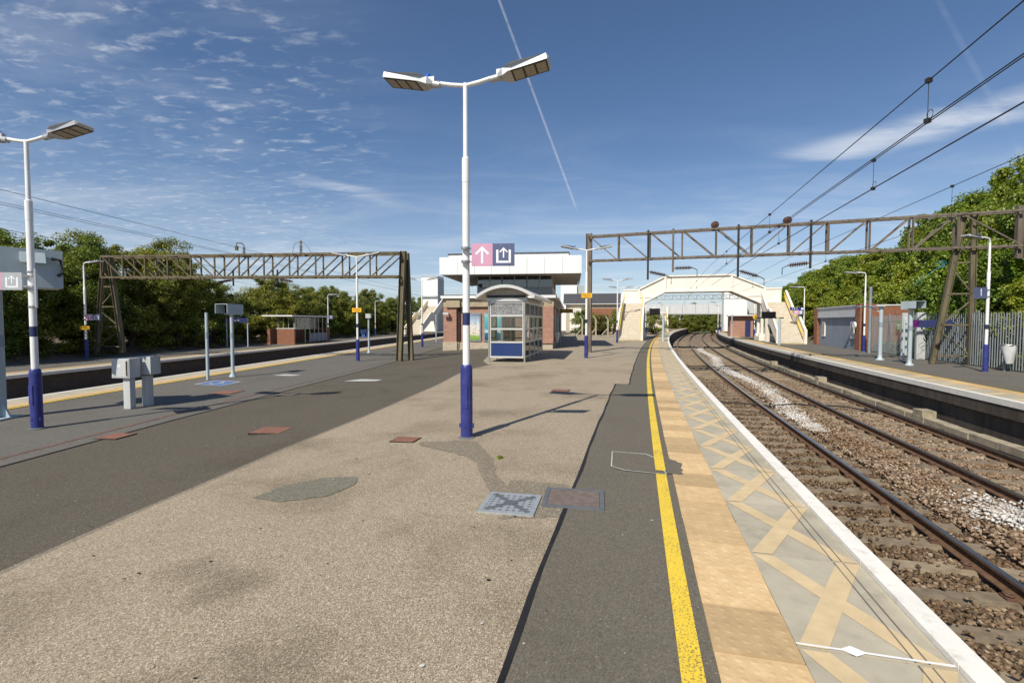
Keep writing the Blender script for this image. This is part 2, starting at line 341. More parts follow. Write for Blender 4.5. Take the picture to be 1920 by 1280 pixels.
class MB:
    def __init__(s): s.v = []; s.f = []; s.m = []; s.cur = 0
    def add(s, vs, fs):
        b = len(s.v); s.v += [tuple(x) for x in vs]; s.f += [tuple(b+i for i in f) for f in fs]; s.m += [s.cur]*len(fs); return s
    def box(s, c, d, rz=0, M=None):
        hx, hy, hz = d[0]/2, d[1]/2, d[2]/2
        M = M or Matrix.Rotation(rz, 3, 'Z')
        vs = [V(c)+M@V((x*hx, y*hy, z*hz)) for z in (-1, 1) for y in (-1, 1) for x in (-1, 1)]
        return s.add(vs, [(0, 2, 3, 1), (4, 5, 7, 6), (0, 1, 5, 4), (2, 6, 7, 3), (0, 4, 6, 2), (1, 3, 7, 5)])
    def beam(s, p0, p1, w, h, up=(0, 0, 1)):
        p0, p1 = V(p0), V(p1)
        return s.box((p0+p1)/2, (w, h, (p1-p0).length), M=frame_of(p0, p1, up))
    def cyl(s, p0, p1, r0, r1=None, n=12, cap=True):
        r1 = r0 if r1 is None else r1; p0, p1 = V(p0), V(p1); M = frame_of(p0, p1)
        vs = [p + M@V((math.cos(a)*r, math.sin(a)*r, 0)) for p, r in ((p0, r0), (p1, r1)) for a in [2*math.pi*i/n for i in range(n)]]
        fs = [(i, (i+1) % n, n+(i+1) % n, n+i) for i in range(n)]
        if cap: fs += [tuple(range(n-1, -1, -1)), tuple(range(n, 2*n))]
        return s.add(vs, fs)
    def tube(s, pts, r, n=8):
        pts = [V(p) for p in pts]; b = []; M = None
        for i, p in enumerate(pts):
            t = (pts[min(i+1, len(pts)-1)]-pts[max(i-1, 0)])
            M = frame_of(V((0, 0, 0)), t)
            rr = r[i] if isinstance(r, (list, tuple)) else r
            b += [p+M@V((math.cos(2*math.pi*k/n)*rr, math.sin(2*math.pi*k/n)*rr, 0)) for k in range(n)]
        fs = [(i*n+k, i*n+(k+1) % n, (i+1)*n+(k+1) % n, (i+1)*n+k) for i in range(len(pts)-1) for k in range(n)]
        fs += [tuple(range(n-1, -1, -1)), tuple(range((len(pts)-1)*n, len(pts)*n))]
        return s.add(b, fs)
    def poly(s, pts, d):
        """prism: planar polygon pts extruded by vector d"""
        n = len(pts); d = V(d); P = [V(p) for p in pts]
        return s.add(P+[p+d for p in P], [tuple(range(n-1, -1, -1)), tuple(range(n, 2*n))]+[(i, (i+1) % n, n+(i+1) % n, n+i) for i in range(n)])
    def sweep(s, fn, prof, ys, closed=True):
        k = len(prof); vs = [fn(y, r, z) for y in ys for r, z in prof]; fs = []
        for i in range(len(ys)-1):
            for j in range(k if closed else k-1):
                a, b = i*k+j, i*k+(j+1) % k; fs.append((a, b, b+k, a+k))
        if closed: fs += [tuple(range(k-1, -1, -1)), tuple(range((len(ys)-1)*k, len(ys)*k))]
        return s.add(vs, fs)
    def lathe(s, p0, axis, prof, n=12):
        M = frame_of((0, 0, 0), axis); p0 = V(p0); k = len(prof)
        vs = [p0+M@V((math.cos(2*math.pi*i/n)*r, math.sin(2*math.pi*i/n)*r, z)) for r, z in prof for i in range(n)]
        fs = [(j*n+i, j*n+(i+1) % n, (j+1)*n+(i+1) % n, (j+1)*n+i) for j in range(k-1) for i in range(n)]
        fs += [tuple(range(n-1, -1, -1)), tuple(range((k-1)*n, k*n))]
        return s.add(vs, fs)
    def mesh(s, name, mats, smooth=False):
        me = bpy.data.meshes.new(name); me.from_pydata(s.v, [], s.f)
        for m in ([mats] if isinstance(mats, str) else mats): me.materials.append(MATS[m])
        if any(s.m): me.polygons.foreach_set('material_index', s.m)
        if smooth:
            me.polygons.foreach_set('use_smooth', [len(f) <= 4 for f in s.f])
            me.set_sharp_from_angle(angle=R(40))
        me.validate(); me.update(); return me
    def build(s, name, mats, parent=None, local=False, smooth=False, **tags):
        o = link(bpy.data.objects.new(name, s.mesh(name, mats, smooth))); setpar(o, parent, local); return tag(o, **tags)
def inst(name, me, M, parent=None, local=False):
    o = link(bpy.data.objects.new(name, me)); o.matrix_basis = M; setpar(o, parent, local); return o
def copy_tree(o, M=None, parent=None, **tags):
    c = o.copy(); link(c)
    if parent is not None: c.parent = parent
    if M is not None: c.matrix_basis = M
    for ch in list(o.children): copy_tree(ch, None, c)
    return tag(c, **tags)
def TR(x, y, z=0, rz=0, s=1): return Matrix.LocRotScale(V((x, y, z)), Matrix.Rotation(rz, 3, 'Z'), V((s, s, s)) if not isinstance(s, (tuple, list)) else V(s))
def frange(a, b, st): return [a+(b-a)*i/max(1, round((b-a)/st)) for i in range(max(1, round((b-a)/st))+1)]
def text(body, size, M, m, parent, name='lettering', local=True, ext=.002):
    cu = bpy.data.curves.new('t', 'FONT'); cu.body = body; cu.size = size; cu.align_x = 'CENTER'; cu.align_y = 'CENTER'; cu.extrude = ext
    t = bpy.data.objects.new('t', cu); link(t); bpy.context.view_layer.update()
    me = bpy.data.meshes.new_from_object(t.evaluated_get(bpy.context.evaluated_depsgraph_get()))
    bpy.data.objects.remove(t); me.materials.clear(); me.materials.append(MATS[m])
    o = link(bpy.data.objects.new(name, me)); o.matrix_basis = M; setpar(o, parent, local); return o
FACE = Matrix.Rotation(R(90), 4, 'X')     # text plane XY -> stands up facing -Y
def sstep(t): t = max(0, min(1, t)); return t*t*(3-2*t)
def gz(x): return -.2*sstep((-1-x)/5)
# curves of the two platform edges: r > 0 lies to the right of the edge
def xe(y): return 1.6+.253*y+.0008*y*y
def E(y, r, z=0):
    t = math.atan(.253+.0016*y); return (xe(y)+r*math.cos(t), y-r*math.sin(t), z)
def eang(y): return -math.atan(.253+.0016*y)
def xl(y): return -12.2+.045*y+.0002*y*y
def L(y, r, z=0):
    t = math.atan(.045+.0004*y); return (xl(y)+r*math.cos(t), y-r*math.sin(t), z)
def lang(y): return -math.atan(.045+.0004*y)
def Eat(Y, r):     # edge parameter whose offset point lies at world Y
    y = Y
    for _ in range(6): y += Y-E(y, r)[1]
    return y
def sheet(name, m, xL, xR, ys, dz, zf=gz, cols=8, parent=None, **tags):
    b = MB(); n = cols+1
    for y in ys:
        a, c = xL(y), xR(y)
        for i in range(n):
            x = a+(c-a)*i/cols; b.v.append((x, y, zf(x)+dz))
    for j in range(len(ys)-1):
        for i in range(cols):
            k = j*n+i; b.f.append((k, k+1, k+n+1, k+n)); b.m.append(0)
    return b.build(name, m, parent, **tags)
def lerp_tab(tab):
    X = [t[0] for t in tab]; Yv = [t[1] for t in tab]
    return lambda y: float(np.interp(y, X, Yv))

# ---------------------------------------------------------------- ground, platforms, tracks
g = MB(); g.add([(-900, -200, -1.75), (1500, -200, -1.75), (1500, 2500, -1.75), (-900, 2500, -1.75)], [(0, 1, 2, 3)])
g.build('ground', 'grass_ground', kind='structure')
YS = frange(-5, 132, 1.0)
def off_e(r): return lambda y: float(np.interp(y, *_tab(r)))
_tc = {}
def _tab(r):
    if r not in _tc:
        P = [E(y, r) for y in frange(-8, 160, .5)]; _tc[r] = ([p[1] for p in P], [p[0] for p in P])
    return _tc[r]
_tl = {}
def off_l(r):
    if r not in _tl:
        P = [L(y, r) for y in frange(-8, 160, .5)]; _tl[r] = ([p[1] for p in P], [p[0] for p in P])
    return lambda y: float(np.interp(y, *_tl[r]))
plat = sheet('island_platform', 'dark_asphalt', off_l(.75), off_e(-.70), YS, -.012, cols=26, kind='structure', label='dark asphalt island platform between the two pairs of tracks')
pw = MB(); pw.sweep(E, [(-.16, -.13), (-.16, -1.8), (-.9, -1.8), (-.9, -.13)], YS); pw.build('platform_wall', 'brick_dark', plat)
pw = MB(); pw.sweep(L, [(.16, -.33), (.16, -1.9), (.9, -1.9), (.9, -.33)], YS); pw.build('platform_wall', 'brick_dark', plat)
beigeL = lerp_tab([(-5, -3.75), (3.2, -3.45), (4.2, -3.33), (5.1, -3.17), (6.3, -3.0), (8.7, -2.5), (12.4, -1.9), (15.3, -1.62), (17, -1.25), (18.2, -.75), (19.2, .1), (20.2, 1.5), (20.9, 4.2), (21.2, 5.3)])
seam = lambda y: off_e(-2.12 if y < 11.35 else -1.78)(y)
ysb = frange(-5, 11.3, .5)+[11.36]+frange(11.5, 21.2, .4)
sheet('beige_surfacing', 'beige_asphalt', beigeL, lambda y: max(seam(y), beigeL(y)+.01), ysb, .0, cols=10, kind='structure', label='beige exposed aggregate surfacing down the middle of the platform')
sheet('beige_margin', 'patch_asphalt', lambda y: beigeL(y)-.07, lambda y: beigeL(y)+.012, frange(-5, 20.2, .3), -.003, cols=1, kind='structure', label='thin worn joint along the edge of beige surfacing')
sheet('aged_surfacing', 'aged_asphalt', lerp_tab([(18.3, -.9), (20, -1.2), (30, -1.0), (31, 2.5), (60, 6.5), (120, 20)]), lambda y: seam(y)-.02, frange(18.4, 120, .8), -.004, cols=8, kind='structure', label='weathered light asphalt between station building and stairs')
ns = lerp_tab([(-5, -6.9), (6, -6.42), (9, -6.27), (19, -5.5), (40, -4.9), (130, -1)])
sheet('new_surfacing', 'blue_asphalt', off_l(1.1), ns, frange(-5, 120, 1), -.006, cols=10, kind='structure', label='greyer asphalt band beside the far platform edge')
sheet('surfacing_joint', 'bitumen', ns, lambda y: ns(y)+.03, frange(-5, 40, 1), -.002, cols=1, kind='structure', label='tarred joint between two asphalt surfacings')
sheet('drain_channel', 'channel_red', lambda y: ns(y)-.42, lambda y: ns(y)-.34, frange(-5, 24, .8), -.002, cols=1, kind='structure', label='thin rusty drain channel running along the asphalt')
# strip, seam, yellow line
ye = frange(-5, 125, .7)
def ribbon(name, m, fn, r0, r1, ys, z, parent=None, **t):
    b = MB(); b.sweep(fn, [(r0, z), (r1, z)], ys, closed=False)
    b.f = [f[::-1] for f in b.f]
    return b.build(name, m, parent, **t)
b = MB(); b.sweep(E, [(-2.12, .004), (-1.16, .004)], frange(-5, 11.9, .6), False); b.sweep(E, [(-1.78, .004), (-1.16, .004)], frange(11.9, 125, .8), False)
b.f = [f[::-1] for f in b.f]; b.build('edge_strip', 'strip_asphalt', kind='structure', label='smooth dark asphalt strip beside the yellow line')
def wob(y): return .006*math.sin(y*1.7)+.004*math.sin(y*4.1+1)
b = MB()
for (a, c, o) in ((-5, 11.9, -2.12), (11.9, 60, -1.78)):
    ys = frange(a, c, .3); k0 = len(b.v)
    for y in ys:
        w = .014+.006*math.sin(y*2.3)**2
        b.v += [E(y, o-w+wob(y), .008), E(y, o+w+wob(y), .008)]
    for i in range(len(ys)-1): b.f.append((k0+2*i, k0+2*i+1, k0+2*i+3, k0+2*i+2)); b.m.append(0)
b.add([E(11.88, -2.15, .0085), E(11.88, -1.75, .0085), E(11.93, -1.75, .0085), E(11.93, -2.15, .0085)], [(0, 1, 2, 3)])
b.build('tar_seam', 'bitumen', kind='structure', label='black tar seam between beige surfacing and dark strip')
ribbon('yellow_line', 'yellow_line', E, -1.335, -1.23, ye, .010, kind='structure', label='painted yellow safety line along the platform edge')
# tactile slabs + coping slabs of the island platform
def dome_slab(w, l):
    b = MB(); b.box((0, 0, -.035), (w-.009, l-.009, .07))
    for i in range(6):
        for j in range(6):
            x, y = (i-2.5)*w/6.2, (j-2.5)*l/6.2
            r = .013; k = 6
            ring = [(x+math.cos(2*math.pi*q/k)*r*1.5, y+math.sin(2*math.pi*q/k)*r*1.5, 0) for q in range(k)]
            top = [(x+math.cos(2*math.pi*q/k)*r*.7, y+math.sin(2*math.pi*q/k)*r*.7, .0019) for q in range(k)]
            b.add(ring+top, [(q, (q+1) % k, k+(q+1) % k, k+q) for q in range(k)]+[tuple(range(k, 2*k))])
    return b.mesh('tactile_slab', 'tactile')
def plain_slab(w, l, m, h=.08, name='slab'):
    b = MB(); b.box((0, 0, -h/2), (w-.010, l-.010, h)); return b.mesh(name, m)
slab_near, slab_far = dome_slab(.41, .41), plain_slab(.41, .41, 'tactile')
edge_p = tag(link(bpy.data.objects.new('platform_edging', None)), kind='structure', label='row of buff tactile and coping slabs along platform two')
y = -.6
while y < 62:
    P = E(y, -.965+random.uniform(-.002, .002), .012+random.uniform(-.0015, .0015)); inst('tactile_slab', slab_near if y < 14 else slab_far, TR(*P, eang(y)+random.uniform(-.006, .006)), edge_p); y += .412*math.cos(eang(y))
cw = .66
def coping_mesh():
    b = MB(); b.box((0, 0, -.06), (cw-.006, .990, .12)); return b.mesh('coping_slab', 'coping')
def cross_mesh():
    b = MB(); hw, hl = cw/2-.075, .488
    for s in (-1, 1):
        p, q = V((-s*hw, -hl, 0)), V((s*hw, hl, 0)); d = (q-p).normalized(); n = V((-d.y, d.x, 0))*.05
        e = V((.05*1.2, 0, 0))
        b.add([p+V((-.066, 0, .0035+.0006*s)), p+V((.066, 0, .0035+.0006*s)), q+V((.066, 0, .0035+.0006*s)), q+V((-.066, 0, .0035+.0006*s))], [(0, 1, 2, 3)])
    return b.mesh('painted_cross', 'cross_paint')
cop, crs = coping_mesh(), cross_mesh()
wl = MB(); wl.box((0, 0, -.055), (.125, .994, .15)); wl = wl.mesh('white_nosing', 'edge_white')
gr = MB(); gr.add([(-.004, -.49, .0047), (.004, -.49, .0047), (.004, .49, .0047), (-.004, .49, .0047)], [(0, 1, 2, 3)]); gr = gr.mesh('groove', 'groove')
y = 2.60-4.0*.968
while y < 64:
    a = eang(y); c = inst('coping_slab', cop, TR(*E(y, -.435, .010), a), edge_p)
    if y < 45: inst('painted_cross', crs, TR(0, 0), c, True)
    inst('white_nosing', wl, TR(.393, 0, .012), c, True)
    if y < 16:
        inst('groove', gr, TR(.17, 0), c, True); inst('groove', gr, TR(.225, 0), c, True)
    y += 1.0*math.cos(a)
yj = 2.60-.484
jm = MB(); jm.add([(-.33, -.007, .0056), (.33, -.009, .0056), (.33, .009, .0056), (-.33, .006, .0056)], [(0, 1, 2, 3)])
jm.add([(-.14, 0, .0064), (-.08, -.04, .0064), (-.02, 0, .0064), (-.08, .04, .0064)], [(0, 1, 2, 3)])
o = jm.build('joint_marker', 'white_paint', edge_p, True); o.matrix_basis = TR(*E(yj+.03, -.435, .010), eang(yj))
fs = frange(62, 128, 1)
ribbon('tactile_far', 'tactile', E, -1.17, -.76, fs, .012, edge_p); ribbon('coping_far', 'coping', E, -.765, -.1, fs, .009, edge_p)
b = MB(); b.sweep(E, [(-.125, .02), (0, .02), (0, -.13), (-.125, -.13)], frange(64, 128, 1)); b.build('nosing_far', 'edge_white', edge_p)
# far (left) edge of the island platform
le = tag(link(bpy.data.objects.new('platform_edging', None)), kind='structure', label='pale edging slabs and yellow line along platform three')
zl = -.2
for (n, m, r0, r1, dz) in (('coping', 'coping', .12, .76, .006), ('tactile', 'tactile', .76, 1.17, .008), ('yellow_line', 'yellow_line', 1.20, 1.30, .006)):
    ribbon(n, m, L, r0, r1, frange(-5, 125, 1), zl+dz, le)
b = MB(); b.sweep(L, [(0, zl+.012), (.125, zl+.012), (.125, zl-.14), (0, zl-.14)], frange(-5, 125, 1)); b.build('nosing', 'edge_white', le)
# platform one (right) and platform four (left)
P1 = 6.65
ysr = frange(0, 130, 1)
p1 = MB(); p1.sweep(E, [(P1+.7, -.212), (P1+6.2, -.212), (P1+6.2, -1.8), (P1+.7, -1.8)], ysr)
p1 = p1.build('platform_one', 'blue_asphalt', kind='structure', label='grey asphalt side platform in front of the palisade fence')
b = MB(); b.sweep(E, [(P1+.14, -.34), (P1+.8, -.34), (P1+.8, -1.8), (P1+.14, -1.8)], ysr); b.build('platform_wall', 'platform_wall', p1)
b = MB(); b.sweep(E, [(P1+.02, -.33), (P1+.7, -.33), (P1+.7, -.62), (P1+.02, -.62)], ysr); b.build('wall_beam', 'platform_wall', p1)
b = MB(); b.sweep(E, [(P1, -.185), (P1+.14, -.185), (P1+.14, -.33), (P1, -.33)], ysr); b.build('nosing', 'edge_white', p1)
cs1, ts1 = plain_slab(.60, .994, 'coping', .1, 'coping_slab'), plain_slab(.41, .41, 'tactile', .1, 'tactile_slab')
cr1 = MB(); cr1.add([(-.28, -.16, .003), (.28, .10, .003), (.28, .36, .003), (-.28, .10, .003)], [(0, 1, 2, 3)]); cr1 = cr1.mesh('painted_cross', 'cross_paint')
y = 9
while y < 50:
    a = eang(y); c = inst('coping_slab', cs1, TR(*E(y, P1+.44, -.190), a), p1)
    if y < 34: inst('painted_cross', cr1, TR(0, 0), c, True)
    y += math.cos(a)
y = 9
while y < 50:
    inst('tactile_slab', ts1, TR(*E(y, P1+.945, -.190), eang(y)), p1); y += .412*math.cos(eang(y))
for (a, c) in ((0, 8.6), (50, 128)):
    ribbon('coping_far', 'coping', E, P1+.14, P1+.74, frange(a, c, 1), -.192, p1); ribbon('tactile_far', 'tactile', E, P1+.74, P1+1.15, frange(a, c, 1), -.190, p1)
ribbon('yellow_line', 'yellow_line', E, P1+1.2, P1+1.29, ysr, -.206, p1)
ribbon('strip', 'strip_asphalt', E, P1+1.15, P1+2.0, ysr, -.2085, p1)
p4 = MB(); p4.sweep(L, [(-6.6, -.262), (-11.5, -.262), (-11.5, -1.9), (-6.6, -1.9)][::-1], frange(-5, 128, 1))
p4 = p4.build('platform_four', 'blue_asphalt', kind='structure', label='side platform beyond the left tracks under the trees')
b = MB(); b.sweep(L, [(-6.14, -.36), (-6.7, -.36), (-6.7, -1.9), (-6.14, -1.9)][::-1], frange(-5, 128, 1)); b.build('platform_wall', 'brick_dark', p4)
ribbon('coping', 'coping', L, -6.8, -6.12, frange(-5, 128, 1), -.25, p4)
b = MB(); b.sweep(L, [(-6, -.24), (-6.13, -.24), (-6.13, -.36), (-6, -.36)][::-1], frange(-5, 128, 1)); b.build('nosing', 'edge_white', p4)
ribbon('tactile', 'tactile', L, -7.3, -6.8, frange(-5, 128, 1), -.252, p4)
# track beds and tracks
ZR = -1.1          # rail top
def bed(name, fn, r0, r1, m='ballast_bed'):
    b = MB(); cols = 16
    ys = frange(-4, 128, .8); n = cols+1
    for yy in ys:
        for i in range(n):
            r = r0+(r1-r0)*i/cols
            b.v.append(fn(yy, r, ZR-.26+.02*math.sin(yy*2.1+r*3)*math.sin(r*2.4+yy*.7)))
    for j in range(len(ys)-1):
        for i in range(cols):
            k = j*n+i; b.f.append((k, k+1, k+n+1, k+n)); b.m.append(0)
    return b.build(name, m, kind='structure', smooth=True)
bed('track_bed', E, -.1, P1+.2); bed('track_bed', L, -6.4, .1)
RP = [(-.07, -.155), (.07, -.155), (.07, -.14), (.012, -.12), (.012, -.05), (.036, -.036), (.036, -.006), (.03, 0), (-.03, 0), (-.036, -.006), (-.036, -.036), (-.012, -.05), (-.012, -.12), (-.07, -.14)]
def sleeper_mesh():
    b = MB(); pts = [(-1.25, .0), (-1.25, .19), (-.95, .20), (-.45, .20), (-.3, .165), (.3, .165), (.45, .20), (.95, .20), (1.25, .19), (1.25, 0)]
    P = [V((x, -.13, z)) for x, z in pts]; Q = [V((x, .13, z)) for x, z in pts]
    T = [V((x, -.10 if z > .05 else -.13, z)) for x, z in pts]
    n = len(pts); b.add([V((p.x, -.135 if p.z < .05 else -.105, p.z)) for p in P]+[V((p.x, .135 if p.z < .05 else .105, p.z)) for p in Q],
                        [tuple(range(n)), tuple(range(2*n-1, n-1, -1))]+[((i+1) % n, i, n+i, n+(i+1) % n) for i in range(n)])
    return b.mesh('sleeper', 'sleeper')
slm = sleeper_mesh()
def clip_mesh():
    b = MB(); b.tube([(.0, -.05, .0), (.05, -.055, .02), (.085, -.03, .03), (.085, .02, .03), (.05, .045, .025), (.015, .03, .03), (.02, -.005, .035), (.06, -.01, .03)], .011, 6)
    b.box((.055, 0, -.008), (.09, .13, .03)); return b.mesh('rail_clip', 'clip_rust', True)
clm = clip_mesh()
def track(fn, ang, rc, label, y0=-3, y1=72, clips=0):
    t = tag(link(bpy.data.objects.new('railway_track', None)), kind='structure', label=label)
    for s in (-1, 1):
        rr = rc+s*.7525
        b = MB(); b.sweep(fn, [(rr+x, ZR+z) for x, z in RP][::-1], frange(y0, 126, 1.0))
        for i in range(len(b.f)):
            zs = [b.v[k][2] for k in b.f[i]]
            if len(b.f[i]) == 4 and min(zs) > ZR-.008: b.m[i] = 1
        rail = b.build('rail', ['rail_rust', 'rail_top'], t)
        y = y0
        while y < clips:
            for q in (-1, 1):
                inst('rail_clip', clm, Matrix.LocRotScale(V(fn(y, rr+q*.062, ZR-.135)), Matrix.Rotation(ang(y)+(0 if q > 0 else math.pi), 3, 'Z'), None), rail)
            y += .65
    y = y0
    while y < y1:
        inst('sleeper', slm, TR(*fn(y, rc, ZR-.355), ang(y)), t); y += .65
    return t
trk = track(E, eang, 1.565, 'rusty running rails on concrete sleepers beside the yellow-lined platform', clips=24)
track(E, eang, 5.03, 'rusty running rails on concrete sleepers beside the palisade platform', clips=20)
track(L, lang, -1.55, 'rails in the left cutting beside platform three', y0=4, y1=60)
track(L, lang, -4.55, 'rails in the left cutting beside the wooded platform', y0=4, y1=60)
# loose ballast stones as real geometry near the camera
BV = np.array([(x, y, z) for z in (-1, 1) for y in (-1, 1) for x in (-1, 1)], float)
BF = np.array([t for q in ((0, 2, 3, 1), (4, 5, 7, 6), (0, 1, 5, 4), (2, 6, 7, 3), (0, 4, 6, 2), (1, 3, 7, 5)) for t in ((q[0], q[1], q[2]), (q[0], q[2], q[3]))])
def stones(name, m, pts, smin, smax, label):
    n = len(pts); A = rng.normal(size=(n, 3, 3)); Q, _ = np.linalg.qr(A)
    sc = rng.uniform(smin, smax, (n, 1, 1))*rng.uniform(.55, 1.15, (n, 1, 3))
    v = (BV[None]*rng.uniform(.45, 1.0, (n, 8, 1))+rng.normal(scale=.16, size=(n, 8, 3)))*sc*.95
    v = np.einsum('nij,nkj->nki', Q, v); v[:, :, 2] *= .75; v += np.array(pts)[:, None, :]
    f = (BF[None]+(np.arange(n)*8)[:, None, None]).reshape(-1)
    me = bpy.data.meshes.new(name); me.vertices.add(n*8); me.vertices.foreach_set('co', v.reshape(-1))
    k = len(f)//3; me.loops.add(k*3); me.loops.foreach_set('vertex_index', f.astype(np.int32)); me.polygons.add(k)
    me.polygons.foreach_set('loop_start', np.arange(0, k*3, 3, dtype=np.int32)); me.polygons.foreach_set('loop_total', np.full(k, 3, dtype=np.int32))
    me.materials.append(MATS[m]); me.update(calc_edges=True)
    return tag(link(bpy.data.objects.new(name, me)), label=label, kind='stuff')
pa, pb = [], []
for _ in range(125000):
    yy = 1.2+24*rng.random()**1.6; r = -.05+6.6*rng.random()
    ph_ = ((yy+3) % .65); crib = abs(r-1.565) < 1.3 or abs(r-5.03) < 1.3
    on_sl = crib and (ph_ < .135 or ph_ > .515)
    rails = min(abs(r-.8125), abs(r-2.3175), abs(r-4.2775), abs(r-5.7825)) < .09
    if (rails and not crib) or (on_sl and rng.random() > .05): continue
    z = ZR-.135-.02*rng.random() if on_sl else (ZR-.235+.045*rng.random() if crib else ZR-.18+.075*rng.random())
    if rails and not on_sl: z = ZR-.25
    (pa if abs(r-1.565) < 1.3 else pb).append(E(yy, r, z))
stones('ballast', 'ballast_dark', pa, .020, .040, 'dark brown oily ballast stones between the sleepers beside the platform')
stones('ballast', 'ballast_stone', pb, .020, .040, 'lighter angular ballast stones heaped between and beyond the tracks')
pts = []
for _ in range(11500):
    yy = 13.2+40*rng.random()**1.4; w = .33*(.5+.5*min(1, (yy-13)/4)); c = 3.25+.25*math.sin(yy*.35)
    pts.append(E(yy, c+rng.normal()*w*.5, ZR-.15+.05*rng.random()))
for _ in range(620):
    pts.append(E(7.9+rng.normal()*.36, 3.75+rng.normal()*.26, ZR-.12+.06*rng.random()))
stones('white_ballast', 'white_stone', pts, .018, .036, 'fresh white stone tipped between the two tracks')
# concrete cable trough along the far track
tr = tag(link(bpy.data.objects.new('cable_trough', None)), kind='structure', label='weathered concrete cable trough at the foot of platform wall')
tl = MB(); tl.box((0, 0, 0), (.30, .985, .16)); tl = tl.mesh('trough_lid', 'trough_concrete')
y = 6
k = 0
while y < 60:
    inst('trough_lid', tl, TR(*E(y, 6.33+.02*math.sin(k*2.2), ZR-.06+.012*math.sin(k*1.3)), eang(y)+.012*math.sin(k*3.1)), tr); y += 1.0*math.cos(eang(y)); k += 1
for yy in (15.5, 24, 33):
    b = MB(); b.box((0, 0, .04), (.34, .5, .26)); b.build('trough_riser', 'trough_concrete', tr, True).matrix_basis = TR(*E(yy, 6.36, ZR+.02), eang(yy))
# bonding cables lying across the tracks
for i, yy in enumerate((17.2, 31.5)):
    b = MB(); b.tube([E(yy+.25*math.sin(r*1.9+i), r, ZR-.13+.05*abs(math.sin(r*2.3))) for r in frange(.3, 6.0, .2)], .028, 6)
    b.build('bonding_cable', 'bond_cable', label='black bonding cable snaking across both tracks, %s' % ('nearer the twin lamp' if i == 0 else 'near the footbridge'), category='cable', group='cables across the tracks')

# ---------------------------------------------------------------- covers, patches and markings on the platform
def quad_sheet(name, pts, m, dz, parent=None, jit=.009, **t):
    rj = random.Random(name); q = []
    for (x0, y0), (x1, y1) in zip(pts, pts[1:]+pts[:1]):
        k = max(2, int(math.hypot(x1-x0, y1-y0)/.05))
        q += [(x0+(x1-x0)*i/k+rj.gauss(0, jit), y0+(y1-y0)*i/k+rj.gauss(0, jit)) for i in range(k)]
    b = MB(); b.add([(x, y, gz(x)+dz) for x, y in q], [tuple(range(len(q)))]); return b.build(name, m, parent, **t)
quad_sheet('trench_patch', [(-.62, 6.5), (-.45, 6.4), (-.22, 5.6), (-.16, 5.0), (.02, 4.47), (-.2, 4.47), (-.3, 4.9), (-.42, 5.5), (-.6, 5.75), (-1.2, 6.25), (-1.25, 6.4)][::-1], 'patch_asphalt', .004, kind='structure', label='narrow darker trench repair from lamp foot to cover')
quad_sheet('square_patch', [(-.02, 4.85), (.55, 4.72), (.52, 3.92), (-.1, 3.88)][::-1], 'patch_asphalt', .003, kind='structure', label='square darker repair round the two covers')
quad_sheet('worn_patch', [(-2.45+.02, 4.45), (-2.1, 4.32), (-1.72, 4.42), (-1.55, 4.75), (-1.62, 4.98), (-1.95, 4.98), (-2.3, 4.72)], 'green_patch', .004, kind='structure', label='rounded grey-green repair patch in beige surfacing')
def ring_sheet(name, pts, w, m, dz, **t):
    b = MB(); c = V((sum(p[0] for p in pts)/len(pts), sum(p[1] for p in pts)/len(pts)))
    inn = [V(p)+(c-V(p)).normalized()*w for p in pts]; n = len(pts)
    b.add([(p[0], p[1], gz(p[0])+dz) for p in pts]+[(p[0], p[1], gz(p[0])+dz) for p in inn], [(i, (i+1) % n, n+(i+1) % n, n+i) for i in range(n)]); return b.build(name, m, **t)
quad_sheet('infilled_cover', [(1.23, 5.9), (1.09, 5.28), (1.2, 5.16), (1.78, 4.98), (1.9, 5.38), (1.8, 5.72)][::-1], 'strip_asphalt', .0145, kind='structure', label='asphalt-filled inspection cover crossing the yellow line')
ring_sheet('cover_outline', [(1.23, 5.9), (1.09, 5.28), (1.2, 5.14), (1.62, 4.99), (1.68, 5.62), (1.62, 5.78)][::-1], .018, 'chalk', .0155, kind='structure', label='pale worn outline of the infilled cover')
yy0, yy1 = 4.9, 6.0
ribbon('yellow_line_repaint', 'yellow_line', E, -1.335, -1.23, frange(4.8, 6.1, .3), .0175, kind='structure', label='repainted piece of yellow line over the cover')
def cover(name, cx, cy, w, l, rz, m, label, z=None, framed=True, fm='cover_frame'):
    t = thing(name, label, 'cover', (cx, cy, gz(cx) if z is None else z), rz, 'inspection covers set in the platform')
    if framed:
        b = MB()
        for (x, y, a, c) in ((0, l/2, w+.04, .04), (0, -l/2, w+.04, .04), (w/2, 0, .04, l-.04), (-w/2, 0, .04, l-.04)): b.box((x, y, -.004), (a, c, .026))
        b.build('cover_rim', fm, t, True)
    else:
        b = MB(); b.box((0, 0, -.011), (w-.012, l-.012, .024)); b.build('cover_rim', 'bitumen', t, True)
    b = MB(); b.box((0, 0, -.006), (w-.045, l-.045, .026)); b.build('cover_plate', m, t, True)
    return t
t = cover('inspection_cover', -.01, 4.2, .44, .44, R(-12), 'cover_galv', 'galvanised square inspection cover with cross ribs and keyholes', .006, fm='cover_galv')
b = MB()
for s in (-1, 1): b.box((0, 0, .009), (.045, .52, .006), M=Matrix.Rotation(s*R(45), 3, 'Z'))
b.build('cross_rib', 'cover_frame', t, True)
b = MB(); b.cyl((0, 0, .008), (0, 0, .0155), .055, n=8); b.build('centre_boss', 'cover_frame', t, True)
b = MB()
for i in range(-3, 4):
    for j in range(-3, 4):
        if abs(abs(i)-abs(j)) > 0.5 and (i or j): b.box((i*.056, j*.056, .0085), (.024, .018, .003), rz=R(45))
b.build('tread_stud', 'cover_dark', t, True, kind='stuff')
